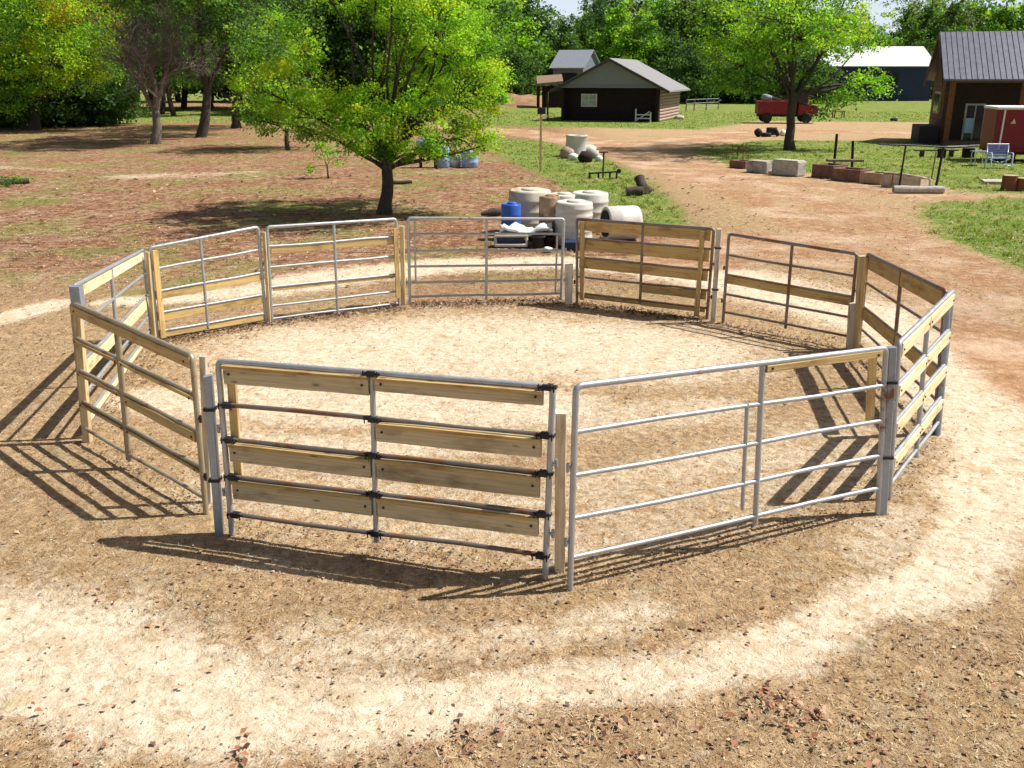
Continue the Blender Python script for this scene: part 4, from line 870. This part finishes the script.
MB(M).box((.28, .3, .62), (.66, .6, .04)).build('table_top', plain('slate blue', (.16, .2, .32)), root)
for x in (.03, .53):
    for y in (.05, .55): MB(M).tube([(x, y, 0), (x, y, .6)], .02, 6).build('leg', mc, root)
A = G(1013, 160); M, L = frame_of(A, A+Vector((1.5, -.1, 0))); root = empty('bench', A.copy(), 'red metal bench right of the pale blue chair', 'bench')
MB(M).box((.7, .25, .42), (1.6, .4, .05)).build('seat', M_red, root); MB(M).box((.7, .47, .75), (1.6, .04, .22)).build('backrest', M_red, root)
for x in (.1, 1.4): MB(M).box((x, .27, .2), (.06, .4, .4)).build('leg', M_red, root)
# ------------------------------------------------------------------ tanks and barrels behind the pen
M_tank = plain('dusty white plastic', (.52, .51, .47), .5, var=.16, scale=3, dirt=((.42, .36, .28), .58), bump=.1)
M_tank2 = plain('stained cream plastic', (.52, .47, .39), .6, var=.18, scale=4, dirt=((.30, .2, .13), .52), bump=.15)
M_blue = plain('blue plastic', (.03, .10, .42), .4, var=.15, bump=.05)
M_ltblue = plain('faded blue plastic', (.25, .38, .60), .5, var=.2, scale=4, dirt=((.5, .52, .55), .6))
def tank_prof(r, h, ribs=3):
    p = [(r*.9, 0), (r, .04)]
    for i in range(ribs):
        z = h*(i+1)/(ribs+1); p += [(r, z-.04), (r*1.025, z-.02), (r*1.025, z+.02), (r, z+.04)]
    return p+[(r, h*.93), (r*.95, h*.965), (r*.86, h*.985), (r*.84, h*.97)]
def tank(u0, u1, vt, vb, label, mat=None, name='water_tank', cat='tank', ribs=3, lid=True, grp='plastic tanks behind the pen'):
    b = G((u0+u1)/2, vb); r = abs(at(u1, vb, b.y).x-at(u0, vb, b.y).x)/2; b.y += r; k = (b.y)/(b.y-r); h = at((u0+u1)/2, vt, b.y+r*.6).z
    r *= k*.99; root = empty(name, b, label, cat, grp); MB().lathe(b, tank_prof(r, h, ribs), 28, wob=.006).build('body', mat or M_tank, root)
    if lid: MB().lathe(b+Vector((r*.1, 0, h*.965)), [(r*.5, 0), (r*.5, .03), (r*.42, .05), (r*.1, .055)], 18).build('lid', mat or M_tank, root)
    return root
tank(509, 551, 187, 235, 'wide cream tank at the back left of the tank group', M_tank2)
tank(556, 593, 199, 247, 'ribbed white tank standing upright at the front of the tank group', M_tank, ribs=5)
tank(572, 609, 190, 232, 'white tank behind the ribbed one at the right of the group', M_tank)
tank(549, 577, 192, 232, 'white round tank at the back centre of the group', M_tank, ribs=2)
tank(539, 560, 194, 243, 'brown stained narrow drum between the cream and ribbed white tanks', plain('brown stained drum', (.34, .24, .15), .7, var=.3, dirt=((.16, .09, .05), .5)), 'drum', 'drum')
tank(501, 521, 202, 240, 'deep blue plastic barrel left of the cream tank', M_blue, 'blue_barrel', 'barrel', 2)
# lying tank with open end towards the left
b = G(600, 243); root = empty('open_tank', b, 'white tank lying on its side with a dark open end', 'tank', 'plastic tanks behind the pen'); r = .42; c = b+Vector((.15, r, r*.98)); ax = Vector((1, .25, 0)).normalized()
MB().lathe(c, [(r*.80, .02), (r*.94, 0), (r, .05), (r, .3), (r*1.03, .34), (r, .38), (r, .75), (r*.95, .84), (r*.6, .9)], 28, ax).build('body', M_tank, root)
MB().lathe(c-ax*.012, [(r*.78, 0), (r*.78, .02)], 24, ax).build('opening', M_door, root)
# heap of white sheets and tubs before the blue barrel
b = G(520, 246); root = empty('tub', G(487, 246), 'low white tub with dark hollow at the left front of the tank group', 'tub')
A = G(492, 247.5); M, L = frame_of(A, A+Vector((.95, 0, 0)))
mb = MB(M); mb.box((.45, .2, .27), (.8, .40, .07)); mb.box((.45, -.0, .05), (.8, .06, .08)); mb.box((.08, .2, .13), (.06, .38, .24)); mb.box((.82, .2, .13), (.06, .38, .24)); mb.build('shell', M_tank, root, .03)
MB(M).box((.45, .24, .12), (.66, .26, .18)).build('hollow', plain('dark slate', (.05, .07, .11), .6), root)
A = G(500, 247); M, L = frame_of(A, A+Vector((1.55, .05, 0))); mb = MB(M)
vs = []; nxs, nys = 14, 7
for j in range(nys):
    for i in range(nxs): vs.append((i/(nxs-1)*1.25, j/(nys-1)*.46, .40+.13*math.sin(i*.7+j*.4)*math.sin(j*.9+.5)+.09*mnoise.noise(Vector((i*.6, j*.8, 0)))))
n0 = len(vs); vs += [(x, y, z-.06) for x, y, z in vs]
fs = [(j*nxs+i, j*nxs+i+1, (j+1)*nxs+i+1, (j+1)*nxs+i) for j in range(nys-1) for i in range(nxs-1)]; fs += [tuple(n0+k for k in f[::-1]) for f in fs]
ed = [j*nxs for j in range(nys-1, -1, -1)]+[i for i in range(1, nxs)]+[j*nxs+nxs-1 for j in range(1, nys)]+[(nys-1)*nxs+i for i in range(nxs-2, 0, -1)]
fs += [(ed[k], ed[(k+1) % len(ed)], n0+ed[(k+1) % len(ed)], n0+ed[k]) for k in range(len(ed))]
mb.add(vs, fs, None, True); tag(mb.build('tarpaulin', plain('white tarpaulin', (.72, .75, .78), .5, var=.06)), 'crumpled white tarpaulin spread in front of the blue barrel', 'tarpaulin')
for i, (u, v, r, lab) in enumerate(((538, 247, .17, 'dark round pot right of the low white tub'), (549, 246, .14, 'small dark pot beside the ribbed white tank foot'), (533, 240, .16, 'black pot under the white tarpaulin edge'))):
    b = G(u, v); root = empty('plant_pot', b, lab, 'pot'); MB().lathe(b, [(r*.7, 0), (r*.95, r*1.3), (r*1.05, r*1.35), (r*1.05, r*1.6), (r*.9, r*1.6), (r*.85, r*1.3)], 18).build('body', M_maroon if i else M_rubber, root); MB().lathe(b, [(r*.86, r*1.36), (r*.5, r*1.42)], 14).build('soil', M_bark, root)
b = G(548, 252); tag(MB().rock((b.x, b.y, .06), .09, (1.2, 1, .8), 3).build('stone', M_white), 'fist sized white stone by the foot of the tanks', 'rock')
b = G(493, 216); mb = MB(); mb.tube([b+Vector((-.35, 0, .05)), b+Vector((0, .05, .12)), b+Vector((.3, .3, .07))], [.05, .12, .08], 8); tag(mb.build('stick_pile', M_bark), 'dark rotten log stub left of the deep blue barrel', 'log')
b = G(574, 250); MB_ = MB(); MB_.box((b.x, b.y+.2, .09), (.5, .4, .18)); tag(MB_.build('crate', M_navy, None, .01), 'low black crate at the foot of the ribbed white tank', 'crate')
# blue barrels under the big tree
BG = 'faded blue barrels beyond the bright tree'
tank(461, 478, 151, 168, 'faded blue barrel farthest right beyond the bright tree', M_ltblue, 'blue_barrel', 'barrel', 2, grp=BG)
tank(436, 449, 146, 168, 'faded blue barrel right of the dark stake beyond the bright tree', M_ltblue, 'blue_barrel', 'barrel', 2, grp=BG)
tank(449, 461, 153, 167, 'small whitish barrel between the two faded blue barrels', M_tank, 'white_barrel', 'barrel', 2, grp=BG)
b = G(427, 168); root = empty('raised_barrel', b, 'faded blue trough on thin legs left of the blue barrels', 'trough')
MB().lathe(b+Vector((-.45, .3, .95)), [(.22, 0), (.28, .03), (.28, .45), (.30, .47), (.28, .5), (.28, .92), (.22, .95)], 20, (1, 0, 0)).build('body', M_ltblue, root)
for dx in (-.3, .35):
    for dy in (.1, .5): MB().box((b.x+dx, b.y+dy, .36), (.09, .09, .74)).build('leg', M_maroon, root)
b = G(437, 169); tag(MB().tube([b, b+Vector((0, 0, 1.4))], .07, 8).build('stake', M_bark), 'dark wooden stake between the trough and the blue barrels', 'stake')
# post with box, and post behind it
b = G(540.5, 171); root = empty('mailbox_post', b, 'tall thin wooden post with black box on top beside the road', 'post')
h = at(540.5, 113, b.y).z; MB().beam(b-Vector((0, 0, .2)), b+Vector((0, 0, h)), .10, .10, (1, 0, 0)).build('post', M_post, root)
MB().box((b.x+.02, b.y, h+.08), (.34, .30, .26)).build('box', M_iron, root, .02); MB().box((b.x+.12, b.y-.16, h-.12), (.28, .04, .1)).build('bracket', M_white, root)
b = G(547.5, 121); h = at(547.5, 92, b.y).z; tag(MB().tube([b, b+Vector((0, 0, h))], .09, 8).build('pole', M_bark), 'dark wooden pole at the left front corner of the shed', 'pole')
# T post with low iron frame
b = G(603, 178); root = empty('iron_stand', b, 'low rusty iron frame with an upright rod left of the road', 'frame')
h = at(603, 152, b.y).z; MB().tube([b, b+Vector((0, 0, h))], .035, 8).build('rod', M_bark, root); mb = MB(); mb.tube([b+Vector((-.2, 0, h)), b+Vector((.16, 0, h))], .03, 6); mb.build('crossbar', M_bark, root)
mb = MB(); mb.beam(b+Vector((-.6, -.2, .20)), b+Vector((.6, -.1, .26)), .06, .06); mb.build('beam', M_iron, root)
for dx in (-.55, -.2, .25, .52): MB().beam(b+Vector((dx, -.18, 0)), b+Vector((dx, -.18, .24)), .07, .07).build('foot', M_iron, root)
b2_ = b+Vector((.62, -.08, .28)); MB().lathe(b2_-Vector((0, .05, 0)), [(.06, 0), (.09, .02), (.09, .08), (.06, .1)], 14, (0, 1, 0)).build('disc', M_rubber, root)
# white well ring with stones
b = G(578, 157); root = empty('well_ring', b+Vector((0, .5, 0)), 'white concrete well ring with stones piled round it beside the road', 'well')
c = b+Vector((-.05, .6, 0)); h = at(577, 135, c.y).z
MB().lathe(c, [(.62, 0), (.56, h*.3), (.52, h*.9), (.55, h*.93), (.55, h), (.42, h), (.42, h*.8)], 26, wob=.008).build('ring', M_tank, root)
SL = ['brown stone left of the white well ring', 'round white stone in front of the well ring', 'dark red stone pot in front of the well ring', 'pale stone leaning on the right of the well ring', 'grey stone at the right foot of the well ring', 'small pale stone right of the well ring']
for i, (u, v, r, m) in enumerate(((567, 158, .38, M_log), (573, 160, .24, M_white), (585, 162, .36, M_maroon), (588, 156, .42, M_tank), (595, 158, .26, M_conc), (599, 161, .18, M_white))):
    p = G(u, v); tag(MB().rock((p.x, p.y, r*.6), r, (1, 1, .85), i*3+1).build('stone', m), SL[i], 'rock')
M_silver = bark('silver wood', (.22, .2, .17), (.48, .45, .4))
# firewood and logs
def log(p, ang, L, r, label, mat=M_bark, name='log', tilt=0.):
    d = Vector((math.cos(ang), math.sin(ang), tilt)); p = Vector(p)+Vector((0, 0, r*.9)); k = 5
    pts = [p+d*L*(i/k-.5)+Vector((0, random.uniform(-.02, .02), random.uniform(-.01, .01))) for i in range(k+1)]
    rr = [r*random.uniform(.9, 1.08) for _ in pts]; root = empty(name, p, label, 'log'); MB().tube(pts, rr, 12).build('bark', mat, root)
    for e, s_ in ((pts[0], -1), (pts[-1], 1)): MB().lathe(e+d*s_*.002, [(r*.86, 0), (r*.8, .012*s_)], 12, d).build('cut_end', M_log, root)
    return root
log(G(634, 195), .1, .55, .15, 'lower left log of the three on the grass by the road')
log(G(641, 188), 1.9, .35, .19, 'upright dark log behind the two on the roadside grass', tilt=.9)
log(G(648, 193), 1.3, .45, .12, 'right log of the three on the grass by the road')
log(G(400, 184), .25, .9, .07, 'fallen branch piece on the ground below the bright tree')
log(G(12, 184), .5, 1.2, .1, 'dead branch at the left edge of the litter ground')
log(G(918, 193), -.05, 1.7, .13, 'long silvery log lying in front of the curved flower bed', M_silver)
# planters and blocks along the verge
M_brick = plain('old red brick', (.19, .095, .065), .9, var=.35, scale=10, dirt=((.20, .15, .11), .5))
M_block = plain('grey block', (.40, .37, .34), .9, var=.25, scale=10, dirt=((.2, .16, .13), .52))
def block(u0, u1, vt, vb, depth, label, mat, hollow=True, name='planter', rz=-.12):
    A = G(u0, vb); B = G(u1, vb+(u1-u0)*.09); M, L = frame_of(A, B); h = at(u0, vt, A.y).z
    h = max(.25, h); root = empty(name, A.copy(), label, 'planter' if hollow else 'block'); mb = MB(M); t = .12
    if hollow:
        mb.box((L/2, t/2, h/2), (L, t, h)); mb.box((L/2, depth-t/2, h/2), (L, t, h)); mb.box((t/2, depth/2, h/2), (t, depth-2*t, h)); mb.box((L-t/2, depth/2, h/2), (t, depth-2*t, h)); mb.build('sides', mat, root, .02)
        MB(M).box((L/2, depth/2, h*.42), (L-2*t, depth-2*t, h*.84)).build('soil', M_bark, root)
    else:
        o = mb.box((L/2, depth/2, h/2), (L, depth, h)).build('body', mat, root, .04)
        MB(M).box((L/2, depth/2, h+.012), (L*.92, depth*.9, .05)).build('cap', mat, root, .015)
    return root
block(729, 745, 160, 167.5, .7, 'small red brown planter farthest left in the row by the road', M_brick)
block(746, 766, 161, 172, .6, 'ribbed grey block second from the left in the roadside row', M_block, False, 'stone_block')
block(771, 797, 160, 174.5, .6, 'large pale grey block in the middle of the roadside row', M_conc, False, 'stone_block')
block(811, 832, 164, 177, 1.1, 'brown brick planter left of the red one', plain('brown brick', (.17, .09, .07), .9, var=.3, scale=12))
block(831, 859, 168, 180, .9, 'red brick planter projecting at the front of the row', M_brick)
block(862, 881, 172, 183, .8, 'tan planter right of the red brick planter', plain('tan block', (.38, .27, .17), .9, var=.25))
mb = MB(); A = G(829, 172); M, L = frame_of(A, A+Vector((1.9, -.1, 0))); tag(MB(M).box((.75, .5, .44), (1.5, .4, .09)).build('plank', M_barkgrey, None, .01), 'dark plank laid over the brick planters', 'plank')
p = G(764, 173); tag(MB(Matrix.Translation((p.x, p.y, 0))).slab([(-.2, -.2), (.9, -.35), (1.1, .1), (0, .3)], 0.0, .1).build('paving_slab', M_conc), 'flat pale slab on the ground between the two grey blocks', 'slab')
# curved bed edging
pts = [G(u, v) for u, v in ((882, 186), (892, 187), (905, 187.5), (918, 188), (930, 186))]; root = empty('curved_bed', pts[0], 'curved pale flower bed wall behind the silvery log', 'flower bed')
mb = MB()
hts_ = [at(882, 174, pts[0].y).z, at(892, 174.5, pts[1].y).z, at(905, 176, pts[2].y).z, at(918, 178, pts[3].y).z, at(930, 181, pts[4].y).z]
for i in range(4): mb.beam(pts[i].lerp(pts[i], 1)+Vector((0, 0, hts_[i]/2)), pts[i+1]+Vector((0, 0, hts_[i+1]/2)), (hts_[i]+hts_[i+1])/2, .14)
mb.build('wall', plain('pale bed wall', (.46, .37, .28), .9, var=.25), root)
mb = MB(); mb.tube([pts[i]+Vector((0, 0, hts_[i]+.03)) for i in range(5)], .05, 6); mb.build('coping', M_log, root)
# pipe rack and posts
b = G(899, 187.5); c = G(936, 186.5); root = empty('pipe_rack', b, 'dark pipe hitching rail above the curved bed', 'rail')
h1 = at(902, 145, b.y).z; h2 = at(940, 147, c.y).z
MB().tube([b, Vector((b.x+.06, b.y, h1))], .035, 8).build('upright', M_iron, root); MB().tube([c, Vector((c.x+.08, c.y, h2))], .045, 8).build('upright', M_iron, root)
MB().tube([Vector((b.x-.9, b.y, h1+.02)), Vector((b.x+.06, b.y, h1)), Vector((c.x+.08, c.y, h2)), Vector((c.x+1.0, c.y+.1, h2-.01))], .028, 8).build('rail', M_iron, root)
d_ = G(931, 181); MB().tube([d_, d_+Vector((.05, 0, 1.1))], .03, 6).build('thin_rod', M_pipedk, root)
for (u, v, vt, lab, ux) in ((834, 165, 134, 'leaning dark post left of its pair behind the brick planters', 837), (852, 167, 141, 'shorter dark post right of its pair behind the brick planters', 853)):
    b = G(u, v); t = at(ux, vt, b.y); tag(MB().tube([b, t], .06, 8).build('iron_post', M_maroon), lab, 'post')
# wire cage left
b = G(731, 160); root = empty('wire_cage', b, 'rusty wire cage on the leftmost planter', 'cage')
mb = MB()
for k in range(5): x = b.x-.2+k*.26; mb.tube([(x, b.y+.1, 0), (x, b.y+.1, .75-.12*abs(k-1))], .014, 5)
for z in (.35, .6): mb.tube([(b.x-.2, b.y+.1, z), (b.x+.84, b.y+.1, z)], .014, 5)
mb.build('wire', M_redrust, root)
# tables, stumps, bits by the cabin
A = G(834, 118); M, L = frame_of(A, A+Vector((1.05, 0, 0))); root = empty('low_table', A.copy(), 'small orange wooden table frame on the lawn before the long barn', 'table')
MB(M).box((.5, .35, .62), (1.1, .7, .07)).build('table_top', M_cabinpost, root)
for x in (.05, .95):
    for y in (.05, .65): MB(M).box((x, y, .3), (.08, .08, .6)).build('leg', M_cabinpost, root)
A = G(917, 157); M, L = frame_of(A, A+Vector((2.2, .1, 0)))
root = empty('plank_bench', A.copy(), 'low grey plank bench on the grass before the cabin', 'bench'); MB(M).box((1.0, .15, .32), (2.2, .3, .07)).build('seat', M_barkgrey, root)
for x in (.3, 1.8): MB(M).box((x, .15, .14), (.12, .28, .29)).build('leg', M_bark, root)
A = G(940, 158); M, L = frame_of(A, A+Vector((2.2, .1, 0))); root = empty('sawhorse_beam', A.copy(), 'pale beam resting on blocks left of the side table', 'beam')
MB(M).beam((-.1, .2, .48), (2.1, .2, .56), .11, .1).build('beam', M_postgrey, root); MB(M).box((.15, .2, .21), (.3, .3, .42)).build('block', M_maroon, root); MB(M).box((1.5, .2, .22), (.5, .3, .46)).build('block', M_maroon, root)
for (u, v, r, h, lab) in ((1012, 190.5, .26, .5, 'orange brown tree stump at the right edge'), (1026, 191, .24, .42, 'red brown stump cut off by the right edge')):
    b = G(u, v); root = empty('stump', b, lab, 'stump'); MB().lathe(b+Vector((0, r, 0)), [(r*1.15, -.05), (r, .1), (r*.97, h)], 18, wob=.05).build('bark', M_cabinpost, root); MB().lathe(b+Vector((0, r, h+.002)), [(r*.93, 0), (r*.9, .008)], 18, wob=.05).build('cut_top', M_tanwall, root)
p = G(1012, 183); tag(MB(Matrix.Translation((p.x, p.y, 0))).slab([(-1.2, -.3), (1.5, -.6), (1.8, .5), (-.9, .6)], 0.0, .09).build('paving_slab', M_conc), 'pale flat slab behind the two stumps at the right edge', 'slab')
# wire fence right of the shed
root = empty('wire_fence', G(684, 111), 'thin grey farm fence right of the dark shed', 'fence')
fp = [G(u, 111.5-(u-684)*.06) for u in (686, 694, 706, 718)]
for p in fp: MB().tube([p, p+Vector((0, 0, 1.35))], .07, 6).build('post', M_barkgrey, root)
for z in (.4, .85, 1.25): MB().tube([fp[0]+Vector((0, 0, z)), fp[-1]+Vector((0, 0, z))], .03, 5).build('wire', M_pipe, root)
p = G(894, 121); tag(MB().rock((p.x, p.y, .12), .25, (1.4, 1, .8), 8).build('stone', M_bark), 'dark stone on the lawn left of the cabin', 'rock')
# small shrub at the left edge
g = G(6, 186); tree_at('shrub', 'low sparse shrub at the left edge of the litter ground', g, g+Vector((0, 0, .2)), .02, [((g.x, g.y, .25), (.5, .4, .22)), ((g.x+.35, g.y, .18), (.35, .3, .15))], 26, 16, .07, .13, ['mid', 'dark'], twigs=20, cat='shrub')
